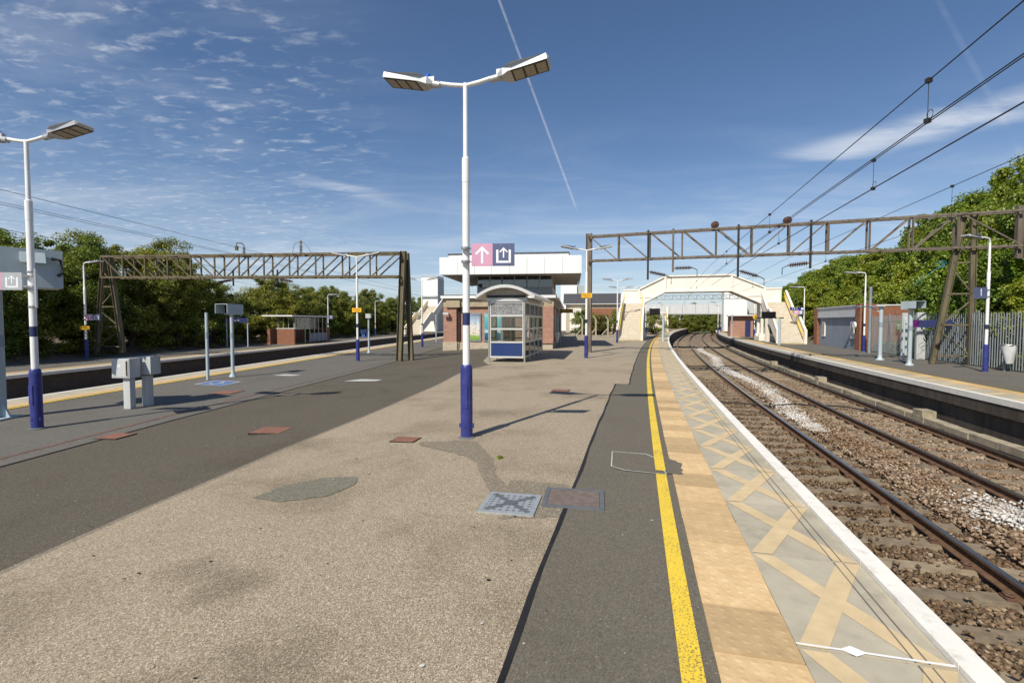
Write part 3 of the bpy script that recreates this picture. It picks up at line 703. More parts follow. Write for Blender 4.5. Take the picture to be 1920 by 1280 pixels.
cover('inspection_cover', .56, 4.32, .50, .44, R(-10), 'brown_cover', 'brown recessed cover with grey frame astride the tar seam', .008)
cover('inspection_cover', -1.45, 6.55, .36, .30, R(-12), 'rust_cover', 'small rusty cover left of the blue lamp sleeve', .002, False)
cover('inspection_cover', -3.83, 7.65, .52, .46, R(-3), 'rust_cover', 'rusty cover in dark asphalt beside the beige boundary', None, False)
cover('inspection_cover', -6.28, 7.6, .40, .40, R(-6), 'rust_cover', 'rusty cover on the asphalt joint beside drain channel', None, False)
cover('inspection_cover', 1.15, 11.3, .42, .36, R(-15), 'rust_cover', 'rusty cover under the twin lamp head shadow', .002, False)
cover('inspection_cover', -7.35, 12.4, .62, .6, R(-3), 'rust_cover', 'rusty cover behind the grey cabinet shadow', None, False)
cover('inspection_cover', -5.6, 12.0, .5, .42, R(-3), 'brown_cover', 'brown cover beside the asphalt joint past the cabinet', None, False)
quad_sheet('ground_marking', [(-9.25, 14.0), (-8.2, 13.6), (-8.2, 14.6), (-9.2, 14.95)], 'marking_blue', .002, kind='structure', label='worn blue wheelchair marking painted on the asphalt')
ring_sheet('ground_marking', [(-9.25, 14.0), (-8.2, 13.6), (-8.2, 14.6), (-9.2, 14.95)], .07, 'chalk', .004, kind='structure', label='white border of the worn wheelchair marking')
b = MB(); cx, cy, z = -8.72, 14.3, gz(-8.7)+.004
b.add([(cx+.16*math.cos(a)*k-.04, cy+.2*math.sin(a)*k-.05, z) for k in (1, .72) for a in [R(d) for d in range(-200, 60, 20)]], [(i, i+1, 13+i+1, 13+i) for i in range(12)])
b.add([(cx-.02, cy+.3, z), (cx+.05, cy+.3, z), (cx+.1, cy-.02, z), (cx+.25, cy-.1, z), (cx+.23, cy-.16, z), (cx+.02, cy-.06, z)], [(0, 5, 4, 3, 2, 1)])
b.build('wheelchair_symbol', 'chalk', kind='structure', label='white wheelchair symbol inside the blue ground marking')
quad_sheet('pale_patch', [(-5.1, 14.6), (-4.0, 14.2), (-3.9, 14.5), (-4.7, 15)], 'chalk', .001, kind='structure', label='pale worn rectangle on the dark asphalt')
quad_sheet('pale_patch', [(-8.1, 16.3), (-7.4, 16.2), (-7.2, 16.5), (-7.9, 16.7)], 'chalk', .001, kind='structure', label='small pale patch beside the monitor post')

# ---------------------------------------------------------------- lamp posts
def make_head(parent, s, z0, ang, name='luminaire', sensor=False):
    """s: +1 right / -1 left; head tilts upward away from the pole"""
    ca, sa = math.cos(ang), math.sin(ang)
    def T(x, y, z): return (s*(x*ca-z*sa), y, z0+x*sa+z*ca)
    h = MB()
    prof = [(.46, -.035), (.53, -.055), (.62, -.06), (1.14, -.055), (1.17, -.02), (1.14, .02), (.66, .045), (.54, .04), (.46, .0)]
    w = [.05, .09, .155, .155, .12, .15, .15, .09, .05]
    k = len(prof)
    h.add([T(x, -wi, z) for (x, z), wi in zip(prof, w)]+[T(x, wi, z) for (x, z), wi in zip(prof, w)], [tuple(range(k))[::s], tuple(range(2*k-1, k-1, -1))[::s]]+[((i+1) % k, i, k+i, k+(i+1) % k)[::s] for i in range(k)])
    hd = h.build(name, 'head_grey', parent, True)
    for i in range(3):
        b = MB(); x0 = .68+i*.155
        b.add([T(x, yy, -.0635) for x, yy in ((x0, -.12), (x0+.125, -.12), (x0+.125, .12), (x0, .12))], [(0, 1, 2, 3)[::-s]])
        b.build('lens_panel', 'lens', hd, True)
    b = MB(); b.add([T(x, yy, -.0618) for x, yy in ((.655, -.145), (1.135, -.145), (1.135, .145), (.655, .145))], [(0, 1, 2, 3)[::-s]]); b.build('lens_frame', 'dark_frame', hd, True)
    b = MB(); b.cyl(T(.36, 0, -.02), T(.5, 0, -.02), .047, n=10); b.box(T(.5, 0, .02), (.1, .06, .1)); b.build('bracket', 'head_grey', hd, True, True)
    if sensor:
        b = MB(); b.cyl(T(.56, 0, .035), T(.56, 0, .10), .036, n=10); b.build('sensor', 'sensor_blue', hd, True, True)
    return hd
def make_lamp(kind, h=4.82):
    t = thing('lamp_post', 'lamp', 'lamp post')
    b = MB(); b.lathe((0, 0, 0), (0, 0, 1), [(.083, 0), (.083, .95), (.078, .955), (.078, .99), (.06, 1.015)], 18); sl_ = b.build('base_sleeve', 'sleeve_blue', t, True, True)
    b = MB(); b.box((.085, 0, .17), (.03, .05, .06)); b.box((-.085, 0, .17), (.03, .05, .05)); b.cyl((.0, -.09, .165), (.0, .09, .165), .015, n=6); b.build('hinge_bolt', 'sleeve_blue', sl_, True)
    b = MB(); b.box((0, -.079, .58), (.075, .014, .32)); b.build('access_door', 'sleeve_blue', sl_, True)
    b = MB(); b.lathe((0, 0, .001), (0, 0, 1), [(.115, 0), (.10, .012), (.086, .02)], 16); b.build('foot_collar', 'cover_frame', sl_, True, True)
    if kind == 'twin':
        b = MB(); b.lathe((0, 0, 1.0), (0, 0, 1), [(.05, 0), (.049, 2.5), (.052, 2.5), (.052, 2.82), (.034, 2.84), (.032, h-1.0)], 14); b.build('pole', 'lamp_white', t, True, True)
        for s in (-1, 1):
            b = MB(); b.tube([(0, 0, h-.03), (s*.2, 0, h+.0), (s*.48, 0, h+.06)], .028, 10); b.build('arm', 'lamp_white', t, True, True)
            make_head(t, s, h-.035, R(11), sensor=(s < 0))
    else:
        b = MB(); b.lathe((0, 0, 1.0), (0, 0, 1), [(.05, 0), (.049, 2.3), (.052, 2.3), (.052, 2.6), (.036, 2.62), (.034, h-1.15)], 14)
        b.build('pole', 'lamp_white', t, True, True)
        b = MB(); b.tube([(0, 0, h-.16), (-.01, 0, h-.07), (-.06, 0, h-.01), (-.14, 0, h+.01), (-.5, 0, h+.04)], .032, 10); b.build('arm', 'lamp_white', t, True, True)
        make_head(t, -1, h-.01, R(4), sensor=True)
    b = MB(); b.lathe((0, 0, 1.56), (0, 0, 1), [(.0515, 0), (.0515, .17)], 14); b.build('band', 'navy', t, True, True)
    return t
twin = make_lamp('twin'); single = make_lamp('single')
GL = 'lamp posts along the platforms'
def place_lamp(proto, used, x, y, z, rz, label, s=1):
    M = TR(x, y, z, rz, s)
    if used: o = copy_tree(proto, M)
    else: proto.matrix_basis = M; o = proto
    return tag(o, label=label, group=GL)
lamps = [(twin, -.63, 6.67, 0, -12, 'white twin-head lamp post with blue sleeve standing in the beige surfacing'),
 (twin, -8.06, 8.15, gz(-8), -8, 'twin-head lamp post beside the large grey monitor housing'),
 (twin, -7.13, 22.33, gz(-7), -5, 'twin-head lamp post with yellow notice beside the steel gantry mast'),
 (twin, -6.48, 34.9, gz(-6.5), -5, 'twin-head lamp post left of the brick building corner'),
 (twin, 3.32, 21.63, 0, 0, 'twin-head lamp post with yellow notice before the gantry leg'),
 (twin, 8.2, 37.7, 0, -6, 'twin-head lamp post at the foot of the cream stairs'),
 (twin, 10.35, 46.0, 0, -6, 'twin-head lamp post half hidden behind the cream stairs'),
 (single, -21.43, 24.33, -.26, 165, 'single-arm lamp post with pink sign under the trees on platform four'),
 (single, -19.9, 52.4, -.26, 170, 'single-arm lamp post carrying the number four sign'),
 (single, -19.2, 68, -.26, 172, 'single-arm lamp post far along platform four before the trees'),
 (single, 17.18, 17.51, -.212, 12, 'single-arm lamp post carrying the number one sign by palisade fence'),
 (single, 21.6, 29.66, -.212, -8, 'single-arm lamp post at the brick pier of the boarded hut'),
 (single, 25.2, 41.8, -.212, -10, 'single-arm lamp post with direction sign beside the right stairs'),
 (single, 14.6, 58.0, 0, 190, 'thin single-arm lamp post rising behind the left stairs'),
 (single, 30.6, 60.0, -.212, 0, 'thin single-arm lamp post rising behind the right stairs'),
 (single, 31.5, 74.0, -.212, 0, 'small distant lamp post under the footbridge beyond platform one'),
 (single, 24.2, 82.0, 0, 180, 'small distant lamp post under the footbridge on the island platform'),
 (single, 15.9, 57.5, 0, 170, 'lamp post beside the walking people beyond the left stairs'),
 (single, 28.0, 93.0, 0, 180, 'tiny far lamp post before the trees at the end of the island platform'),
 (single, 27.3, 54.5, -.212, -10, 'lamp post with yellow disc beside the brick kiosk under the footbridge'),
 (single, 38.0, 88.0, -.212, 0, 'tiny far lamp post on platform one before the white lift tower')]
seen = set()
for p, x, y, z, rz, lab in lamps:
    place_lamp(p, p in seen, x, y, z, R(rz), lab, 1.17 if 'thin' in lab else 1); seen.add(p)

# ---------------------------------------------------------------- signs
def arrow_poly(b, cx, cz, s, y):
    """upward arrow made of a stem and two barbs"""
    w = .13*s
    for pts in ([(-w/2, -.5*s), (w/2, -.5*s), (w/2, .36*s), (-w/2, .36*s)],
                [(0, .5*s), (-.42*s, .08*s), (-.33*s, -.02*s), (0, .31*s)], [(0, .5*s), (0, .31*s), (.33*s, -.02*s), (.42*s, .08*s)]):
        b.add([(cx+x, y, cz+z) for x, z in pts], [tuple(range(len(pts)))])
        y -= .0006
def exit_poly(b, cx, cz, s, y):
    arrow_poly(b, cx, cz+.13*s, s*.62, y)
    for (x0, x1, z0, z1) in ((-.45, -.31, -.5, .3), (.31, .45, -.5, .3), (-.3, .3, -.5, -.37)):
        b.add([(cx+x0*s, y, cz+z0*s), (cx+x1*s, y, cz+z0*s), (cx+x1*s, y, cz+z1*s), (cx+x0*s, y, cz+z1*s)], [(0, 1, 2, 3)])
def way_sign(x, y, z, rz, w, h, label, side=1, faded=False):
    t = thing('direction_sign', label, 'sign', (x, y, z), rz, 'pink and navy way-out signs')
    x0 = side*.085
    def bx(n, m, a, c):
        b = MB(); b.box(((a+c)/2, 0, 0), (c-a, .024, h)); return b.build(n, m, t, True)
    a, m, c = sorted((x0, x0+side*w))[0], 0, 0
    mid = a+w*.49
    pk = bx('pink_panel', 'sign_pink', a, mid); nv = bx('navy_panel', 'sign_faded_navy' if not faded else 'head_grey', mid, a+w)
    b = MB(); arrow_poly(b, (a+mid)/2, 0, h*.78, -.0135); b.build('arrow', 'sign_white', pk, True)
    b = MB(); exit_poly(b, (mid+a+w)/2, -.0, h*.74, -.0135); b.build('exit_symbol', 'sign_white', nv, True)
    b = MB()
    for q in (-.3, .3): b.beam((0, 0, q*h), (x0+side*.06, .016, q*h), .018, .012); b.lathe((0, 0, q*h-.015), (0, 0, 1), [(.06, 0), (.06, .03)], 12)
    b.build('bracket', 'steel_clip', t, True)
    return t
way_sign(-.63, 6.6, 2.51, R(-3), .58, .30, 'pink arrow and navy exit sign on the lamp standing in beige surfacing')
way_sign(-8.06, 8.09, 2.28, R(6), .60, .29, 'pink arrow and grey exit sign beside the monitor housing', -1, True)
way_sign(-21.43, 24.27, 1.85, R(8), .62, .30, 'small pink sign on lamp under the platform four trees')
def notice(x, y, z, rz, w, h, label):
    t = thing('notice_sign', label, 'sign', (x, y, z), rz, 'yellow notices on lamp posts')
    b = MB(); b.box((0, -.07, 0), (w, .012, h)); b.build('panel', 'sign_yellow', t, True)
    for i, (a, c) in enumerate(((-.36, .36), (-.4, .3), (-.34, .4), (-.2, .25))):
        b = MB(); b.box(((a+c)/2*w, -.0775, h*(.3-.2*i)), ((c-a)*w, .002, h*.07)); b.build('text_line', 'sign_text', t, True)
    b = MB(); b.lathe((0, 0, -.02), (0, 0, 1), [(.062, 0), (.062, .04)], 12); b.build('clamp', 'steel_clip', t, True)
notice(-7.13, 22.33, 2.16, R(-2), .43, .20, 'yellow text notice on the lamp beside the left gantry mast')
notice(3.32, 21.63, 2.79, R(0), .47, .21, 'yellow text notice on the lamp before the right gantry leg')
notice(-21.43, 24.33, 1.32, R(10), .42, .18, 'yellow notice on the lamp under the platform four trees')
def number_sign(x, y, z, rz, n, w, h, label, off):
    t = thing('platform_number_sign', label, 'sign', (x, y, z), rz, 'platform number signs')
    b = MB(); b.box((off, 0, 0), (w, .03, h)); b.build('panel', 'sign_faded_navy', t, True)
    text(n, h*.95, Matrix.Translation((off, -.017, 0)) @ FACE, 'sign_white', t, 'numeral')
    b = MB(); b.beam((0, 0, h*.3), (off, .02, h*.3), .02, .02); b.beam((0, 0, -h*.3), (off, .02, -h*.3), .02, .02); b.build('bracket', 'steel_clip', t, True)
number_sign(17.18, 17.45, 2.65, R(8), '1', .52, .40, 'navy sign with white number 1 on the lamp by palisade fence', -.38)
number_sign(-19.9, 52.3, 2.15, R(0), '4', .48, .42, 'navy sign with white number 4 on the lamp under trees', .34)
t = thing('direction_sign', 'navy board with pink arrow panel on the lamp beside right stairs', 'sign', (25.2, 41.7, 2.6), R(-12), 'pink and navy way-out signs')
b = MB(); b.box((-.62, 0, .16), (1.1, .03, .26)); b.build('navy_panel', 'sleeve_blue', t, True)
b = MB(); b.box((-.68, 0, -.15), (.42, .03, .34)); pk = b.build('pink_panel', 'sign_pink', t, True)
b = MB(); arrow_poly(b, -.68, -.15, .26, -.017); b.build('arrow', 'sign_white', pk, True)
b = MB(); b.box((-.27, 0, -.15), (.38, .03, .34)); b.build('symbol_panel', 'sign_faded_navy', t, True)
b = MB(); b.box((-.32, -.017, -.08), (.22, .004, .12)); b.box((-.32, -.017, -.23), (.22, .004, .1)); b.build('symbol', 'sign_white', t, True)
text('2 & 3', .2, Matrix.Translation((-.8, -.017, .16)) @ FACE, 'sign_white', t)
b = MB(); b.box((-.2, -.017, .16), (.2, .004, .16)); b.build('symbol', 'sign_white', t, True)
def name_board(x, y, z, rz, w, label, zg, lettering=True):
    t = thing('station_name_board', label, 'sign', (x, y, zg), rz, 'station name boards')
    b = MB(); b.box((.2*w-.5*w, 0, z), (.18*w, .04, .34)); b.build('purple_panel', 'sign_purple', t, True)
    b = MB(); b.box((.09*w, 0, z), (.82*w-.0, .04, .34)); b.build('navy_panel', 'navy', t, True)
    if lettering: text('Pitsea', .24, Matrix.Translation((-.05*w, -.022, z)) @ FACE, 'sign_white', t)
    for s in (-.48, .5):
        b = MB(); b.cyl((s*w, .05, 0), (s*w, .05, z+.17), .045, n=10); b.build('post', 'pale_steel', t, True, True)
name_board(-20.6, 36.2, 2.0, R(4), 1.55, 'purple and navy station name board before the glazed shelter', -.262)
name_board(19.0, 22.0, 1.75, R(-28), 1.9, 'purple and navy station name board behind the gantry leg at palisade fence', -.212, False)

# ---------------------------------------------------------------- monitor posts, cabinets
def post(name, x, y, z, rz, h, label, top=None, r=.055, band=True, foot=True, m='pale_steel', hs=1):
    t = thing(name, label, 'post', (x, y, z), rz, 'pale steel posts on the platforms')
    b = MB(); b.lathe((0, 0, 0), (0, 0, 1), ([(r*2.2, 0), (r*2.1, .02), (r*1.05, .12)] if foot else [(r, 0)])+[(r, .3), (r*.98, h)], 12); b.build('column', m, t, True, True)
    if band: b = MB(); b.lathe((0, 0, h*.62), (0, 0, 1), [(r+.003, 0), (r+.003, h*.09)], 12); b.build('band', 'pale_steel_band', t, True, True)
    if top == 'monitor':
        b = MB(); b.box((0, .1, h+.17), (.44*hs, .34, .34)); hd = b.build('monitor_housing', 'pale_steel', t, True)
        b = MB(); b.box((0, -.24, h+.335), (.46*hs, .38, .016)); b.box((-.222*hs, -.24, h+.18), (.016, .38, .29)); b.box((.222*hs, -.24, h+.18), (.016, .38, .29)); b.build('hood', 'pale_steel', hd, True)
        b = MB(); b.box((0, -.074, h+.17), (.38*hs, .008, .27)); b.build('screen', 'screen_dark', hd, True)
    if top == 'box':
        b = MB(); b.box((0, 0, h+.12), (.30, .24, .26)); b.build('equipment_box', 'cabinet_grey', t, True)
    if top == 'arm':
        b = MB(); b.box((-.42, 0, h+.02), (1.15, .09, .06)); b.beam((-.05, 0, h-.25), (-.45, 0, h-.01), .05, .05); b.build('bracket_arm', 'pale_steel', t, True)
    return t
post('monitor_post', -9.24, 15.96, gz(-9), R(-12), 2.05, 'pale post with hooded monitor beside the wheelchair marking', 'monitor')
post('plain_post', -9.51, 15.07, gz(-9), 0, 2.1, 'plain pale post beside the wheelchair marking', r=.045, foot=False)
post('equipment_post', -8.47, 28.6, gz(-8), 0, 2.05, 'pale post with a box on top near the platform three edge', 'box')
post('plain_post', -7.6, 41.0, gz(-8), 0, 2.6, 'slim pale post with flat bracket left of the brick building', 'arm', r=.05)
post('plain_post', -6.9, 44.0, gz(-8), 0, 2.5, 'plain slim pale post left of the brick building', r=.05, foot=False)
post('monitor_post', 16.78, 20.37, -.212, R(6), 2.35, 'pale post with hooded monitor before the palisade fence', 'monitor', r=.075)
post('bracket_post', 17.76, 23.3, -.212, R(-20), 2.55, 'pale post with long top bracket before the brick pier', 'arm', r=.085)
post('plain_post', 21.0, 28.4, -.212, 0, 3.9, 'tall grey service post behind the lamp at the boarded hut', r=.085, foot=False, band=False, m='galvanised')
# big twin monitor housing at the left edge of view
t = thing('monitor_stand', 'large pale steel stand carrying two big hooded monitor housings', 'monitor', (-9.62, 8.96, gz(-9.5)), R(8))
b = MB(); b.box((0, 0, 1.2), (.20, .22, 2.4)); b.build('column', 'pale_steel', t, True)
b = MB(); b.box((0, 0, 1.45), (.206, .226, .22)); b.build('band', 'pale_steel_band', t, True)
b = MB(); b.box((0, 0, .015), (.5, .5, .03))
for q in range(4):
    M = Matrix.Rotation(q*math.pi/2, 3, 'Z'); P = [M@V(p) for p in ((.1, -.02, .03), (.24, -.02, .03), (.1, -.02, .36))]; b.poly(P, M@V((0, .04, 0)))
b.build('base_plate', 'pale_steel', t, True)
b = MB(); b.box((.02, -.112, .38), (.09, .004, .09)); b.build('yellow_sticker', 'sign_yellow', t, True)
for k, (cx, rz, zb_) in enumerate(((-.25, R(8), -.16), (.60, R(42), -.34))):
    M = Matrix.Translation((cx, 0, 2.78)) @ Matrix.Rotation(rz, 4, 'Z')
    b = MB(); b.poly([(-.46, -.3, zb_), (-.46, .45, zb_), (-.46, .45, .22), (-.46, -.3, .36)], (.92, 0, 0)); h = b.build('monitor_housing', 'pale_steel', t, True); h.matrix_basis = M
    b = MB(); b.poly([(-.12, -.31, .16), (-.12, -.42, .10), (-.12, -.31, .30)], (.34, 0, 0)); b.build('vent_cowl', 'pale_steel', h, True)
    b = MB(); b.tube([(.3, -.33, .2), (.42, -.36, .18), (.45, -.36, -.05), (.38, -.34, -.12)], .028, 8); b.build('conduit', 'dark_frame', h, True, True)
    b = MB(); b.box((0, .46, -.05), (.8, .02, .5)); b.build('screen', 'screen_dark', h, True)
# panel bracketed behind the left lamp
t = thing('information_panel', 'white information panel clamped behind the lamp beside the monitor housing', 'sign', (-8.06, 8.15, 2.15), R(-48))
b = MB(); b.box((.3, .06, 0), (.44, .02, .62)); b.build('panel', 'sign_white', t, True)
b = MB()
for q in (-.29, .0, .29): b.beam((-.06, .03, q), (.5, .04, q), .03, .02); b.lathe((0, 0, q-.015), (0, 0, 1), [(.06, 0), (.06, .03)], 10)
b.build('bracket', 'steel_clip', t, True)
t = thing('equipment_cabinet', 'grey steel equipment boxes on two white legs casting a long shadow', 'cabinet', (-7.98, 10.2, gz(-8)), R(-6))
for (x, y) in ((-.0, -.14), (.10, .2)):
    b = MB(); b.box((x, y, .33), (.15, .13, .66)); b.build('leg', 'cabinet_grey', t, True)
b = MB(); b.box((-.06, -.14, .85), (.40, .26, .40)); bxo = b.build('cabinet_box', 'cabinet_grey', t, True)
b = MB(); b.box((-.06, -.275, .85), (.36, .008, .36)); b.build('door', 'cabinet_grey', bxo, True)
b = MB(); b.cyl((.09, -.285, .70), (.09, -.285, 1.0), .014, n=6); b.build('latch', 'rail_rust', bxo, True)
b = MB(); b.box((-.10, -.281, .9), (.03, .003, .05)); b.box((-.06, -.281, .9), (.03, .003, .05)); b.build('marking', 'sign_white', bxo, True)
b = MB(); b.box((.13, .2, .88), (.34, .26, .38)); b.build('cabinet_box', 'cabinet_grey', t, True)
def bag_bin(x, y, z, rz, label):
    t = thing('bag_bin', label, 'bin', (x, y, z), rz, 'clear-sack litter bins')
    b = MB(); b.box((0, .05, .5), (.06, .06, 1.0)); b.build('post', 'galvanised', t, True)
    b = MB(); b.tube([(.24*math.cos(a), -.2+.22*math.sin(a), .98) for a in [2*math.pi*i/16 for i in range(17)]], .014, 6); b.build('hoop', 'steel_clip', t, True)
    b = MB(); n = 16
    for k, (zz, r) in enumerate(((.97, .235), (.8, .21), (.6, .17), (.42, .12), (.30, .09), (.27, .04))):
        for i in range(n):
            a = 2*math.pi*i/n; rr = r*(1+.09*math.sin(a*5+k)+.05*math.sin(a*9+k*2)); b.v.append((rr*math.cos(a)+.04*(.97-zz), -.2+rr*.9*math.sin(a), zz))
    for k in range(5):
        for i in range(n): b.f.append((k*n+i, k*n+(i+1) % n, (k+1)*n+(i+1) % n, (k+1)*n+i)); b.m.append(0)
    b.build('plastic_sack', 'clear_bag', t, True, True)
bag_bin(18.3, 17.9, -.212, R(-25), 'clear sack bin hanging before the palisade fence')
bag_bin(3.05, 31.2, 0, R(-70), 'clear sack bin at the brick building side wall')

# ---------------------------------------------------------------- gantries
ubox = MB(); ubox.box((0, 0, .5), (1, 1, 1)); UB = {}
def bar(name, p0, p1, w, h, m, parent, up=(0, 0, 1)):
    if m not in UB: UB[m] = ubox.mesh('steel_member', m)
    p0, p1 = V(p0), V(p1); M3 = frame_of(p0, p1, up)
    M = Matrix.Translation(p0) @ M3.to_4x4() @ Matrix.Diagonal((w, h, (p1-p0).length, 1))
    return inst(name, UB[m], M, parent)
def ibeam(name, p0, p1, w, d, m, parent, up=(0, 1, 0)):
    p0, p1 = V(p0), V(p1); M3 = frame_of(p0, p1, up); b = MB()
    for (cx, cy, sx, sy) in ((0, -d/2+.01, w, .02), (0, d/2-.01, w, .02), (0, 0, .016, d-.04)):
        b.box((p0+p1)/2+M3@V((cx, cy, 0)), (sx, sy, (p1-p0).length), M=M3)
    return b.build(name, m, parent)
def boom(parent, a, c, zt, zb, n, m, wd=.42, flip=lambda i: False, ext=0):
    """lattice boom a->c (xy), two truss planes wd apart; each chord, post and diagonal a bar of its own"""
    a, c = V(a), V(c); u = (c-a).normalized(); nrm = V((-u.y, u.x))
    bm = MB().build('boom', m, parent) if False else link(bpy.data.objects.new('boom', None)); setpar(bm, parent, False)
    L_ = (c-a).length; st = L_/n
    def pt(s, side, z): p = a+u*s+nrm*side*wd/2; return (p.x, p.y, z)
    za = lambda s, z: z[0]+(z[1]-z[0])*s/L_
    for side in (-1, 1):
        for z in (zt, zb): bar('chord', pt(0, side, z[0]), pt(L_+ext, side, za(L_+ext, z)), .09, .09, m, bm)
        for i in range(n+1):
            s = i*st
            if i: bar('upright', pt(s, side, za(s, zb)), pt(s, side, za(s, zt)), .055, .07, m, bm)
            if i < n:
                s1 = s+st
                if flip(i): bar('diagonal', pt(s+.06, side, za(s, zb)), pt(s1-.06, side, za(s1, zt)), .05, .05, m, bm)
                else: bar('diagonal', pt(s+.06, side, za(s, zt)), pt(s1-.06, side, za(s1, zb)), .05, .05, m, bm)
    for i in range(n+1):
        s = i*st
        for z in (zt, zb): bar('cross_tie', pt(s, -1, za(s, z)), pt(s, 1, za(s, z)), .05, .05, m, bm)
    return pt
def insul(parent, p0, p1, r=.085, n=9, m='insulator', name='insulator'):
    p0, p1 = V(p0), V(p1); L_ = (p1-p0).length; prof = [(.03, 0)]
    for i in range(n):
        z = L_*(.08+.84*i/n); d = L_*.84/n; prof += [(.035, z), (r, z+d*.35), (r*.9, z+d*.5), (.035, z+d*.6)]
    prof += [(.03, L_)]
    b = MB(); b.lathe(p0, p1-p0, prof, 12); return b.build(name, m, parent, smooth=True)
def a_mast(parent, base, top_z, spread, m, u, splay=(0, 0), name='mast'):
    """tapering lattice leg: two I-section legs joined by braces; spread along unit vector u at the foot"""
    mt = link(bpy.data.objects.new(name, None)); setpar(mt, parent, False)
    base, u = V(base), V((u[0], u[1], 0)).normalized()
    f0, f1 = base-u*spread/2, base+u*spread/2; t0, t1 = base-u*.16+V((0, 0, top_z-base.z)), base+u*.16+V((0, 0, top_z-base.z))
    t0 += V((*splay, 0)); t1 += V((*splay, 0))
    ibeam('leg', f0, t0, .20, .20, m, mt, up=(u.x, u.y, 0)); ibeam('leg', f1, t1, .20, .20, m, mt, up=(u.x, u.y, 0))
    k = 4
    for i in range(k):
        a, c = i/k*.82+.06, (i+1)/k*.82+.02
        pa, pb = f0.lerp(t0, a), f1.lerp(t1, a); qa, qb = f0.lerp(t0, c), f1.lerp(t1, c)
        bar('brace', pa, pb, .05, .07, m, mt); bar('brace', *((pa, qb) if i % 2 else (pb, qa)), .05, .05, m, mt)
    return mt
gr = thing('overhead_gantry', 'rusty lattice gantry spanning both tracks before the cream footbridge', 'gantry', (4.1, 25.9, 0))
A, Cc = (4.1, 25.9), (18.75, 20.6)
u = (V(Cc)-V(A)).normalized()
ibeam('mast', (4.1, 25.9, 0), (4.1, 25.9, 6.3), .24, .30, 'gantry_steel', gr, up=(u.x, u.y, 0))
a_mast(gr, (18.75, 20.6, -.212), 6.2, 1.3, 'gantry_mossy', u, splay=(u.x*.42, u.y*.42))
pt = boom(gr, A, Cc, (6.12, 6.12), (4.85, 4.72), 10, 'gantry_steel', .40, lambda i: i > 4, ext=2.1)
e = V(Cc)+u*2.1
ibeam('end_post', (e.x, e.y, 4.2), (e.x, e.y, 6.35), .22, .26, 'gantry_steel', gr, up=(u.x, u.y, 0))
bar('diagonal', pt(15.7, -1, 6.1), pt(17.6, -1, 4.75), .05, .05, 'gantry_steel', gr)
e2 = e+u*.45; bar('end_arm', (e.x, e.y, 6.2), (e2.x, e2.y, 6.2), .1, .1, 'gantry_steel', gr); bar('end_hanger', (e2.x, e2.y, 5.1), (e2.x, e2.y, 6.3), .09, .09, 'gantry_steel', gr)
Lb = (V(Cc)-V(A)).length
def along(s, z, side=0): p = pt(s, side, z); return V(p)
# drop tubes with insulators reaching to the wires
for (s, zb, dirn, zi, tilt) in ((3.05, 3.75, 1, 4.15, -.22), (4.25, 4.1, 1, 4.28, 0), (7.2, 3.75, 1, 4.05, -.3), (10.2, 4.05, -1, 4.3, -.08)):
    p0, p1 = along(s, 6.24, -1.3), along(s, zb, -1.3)
    b = MB(); b.cyl(p0, p1, .05, n=10); b.build('drop_tube', 'dark_frame' if s != 4.25 else 'gantry_steel', gr, smooth=True)
    for z in (6.12, 4.8): bar('tube_clamp', along(s-.1, z, -1.15), along(s+.1, z, -1.15), .14, .1, 'gantry_steel', gr)
    q0 = along(s, zi, -1.3)+V((u.x, u.y, 0))*dirn*.06; q1 = q0+V((u.x, u.y, 0))*dirn*.85+V((0, 0, tilt))
    insul(gr, q0, q1, .115, 10, 'insulator'); q2 = q1+V((u.x, u.y, 0))*dirn*.22+V((0, 0, -.12)); q3 = q2+V((0, 0, -.3))
    b = MB(); b.tube([q1, q2, q3], .022, 6); b.build('wire_support', 'dark_frame', gr)
for s in (6.15, 9.25): insul(gr, along(s, 6.3, -1)-V((.0, .12, 0)), along(s, 6.3, -1)+V((.05, .22, .02)), .17, 3, 'insulator')
b = MB(); c0 = V((18.2, 20.5, 4.05))
b.tube([c0+V((.12*math.cos(a)*(1+.05*a), .02*a, .14*math.sin(a))) for a in [i*.5 for i in range(28)]], .008, 5); b.tube([c0, c0+V((-.5, 0, -.35)), c0+V((-1.0, .05, -.72)), c0+V((-1.15, .05, -.86))], .008, 5)
b.build('rope_coil', 'rope_teal', label='coil of teal rope tied to the gantry leg', category='rope')
gl = thing('overhead_gantry', 'mossy brown lattice gantry over the left tracks before the trees', 'gantry', (-5.08, 22.3, gz(-5)))
A, Cc = (-5.08, 22.3), (-21.4, 25.7); u = (V(Cc)-V(A)).normalized()
ibeam('mast', (-5.2, 22.28, gz(-5)), (-4.98, 22.3, 4.85), .22, .26, 'gantry_mossy', gl, up=(u.x, u.y, 0))
mt = link(bpy.data.objects.new('mast_back_leg', None)); setpar(mt, gl, False)
ibeam('leg', (-4.72, 22.6, gz(-5)), (-4.9, 22.62, 4.8), .16, .22, 'gantry_mossy', mt, up=(u.x, u.y, 0))
for z0, z1 in ((.35, 1.3), (1.3, 2.2), (2.2, 3.1), (3.1, 4.0)): bar('brace', (-5.17+.04*z0, 22.3, z0), (-4.76-.035*z1, 22.6, z1), .05, .05, 'gantry_mossy', mt); bar('brace', (-5.17+.04*z1, 22.3, z1), (-4.76-.035*z1, 22.6, z1), .05, .05, 'gantry_mossy', mt)
a_mast(gl, (-21.4, 25.7, .0), 5.15, 1.75, 'gantry_mossy', u)
pt = boom(gl, A, Cc, (4.74, 5.02), (3.68, 3.94), 12, 'gantry_left', .62, lambda i: i >= 7)
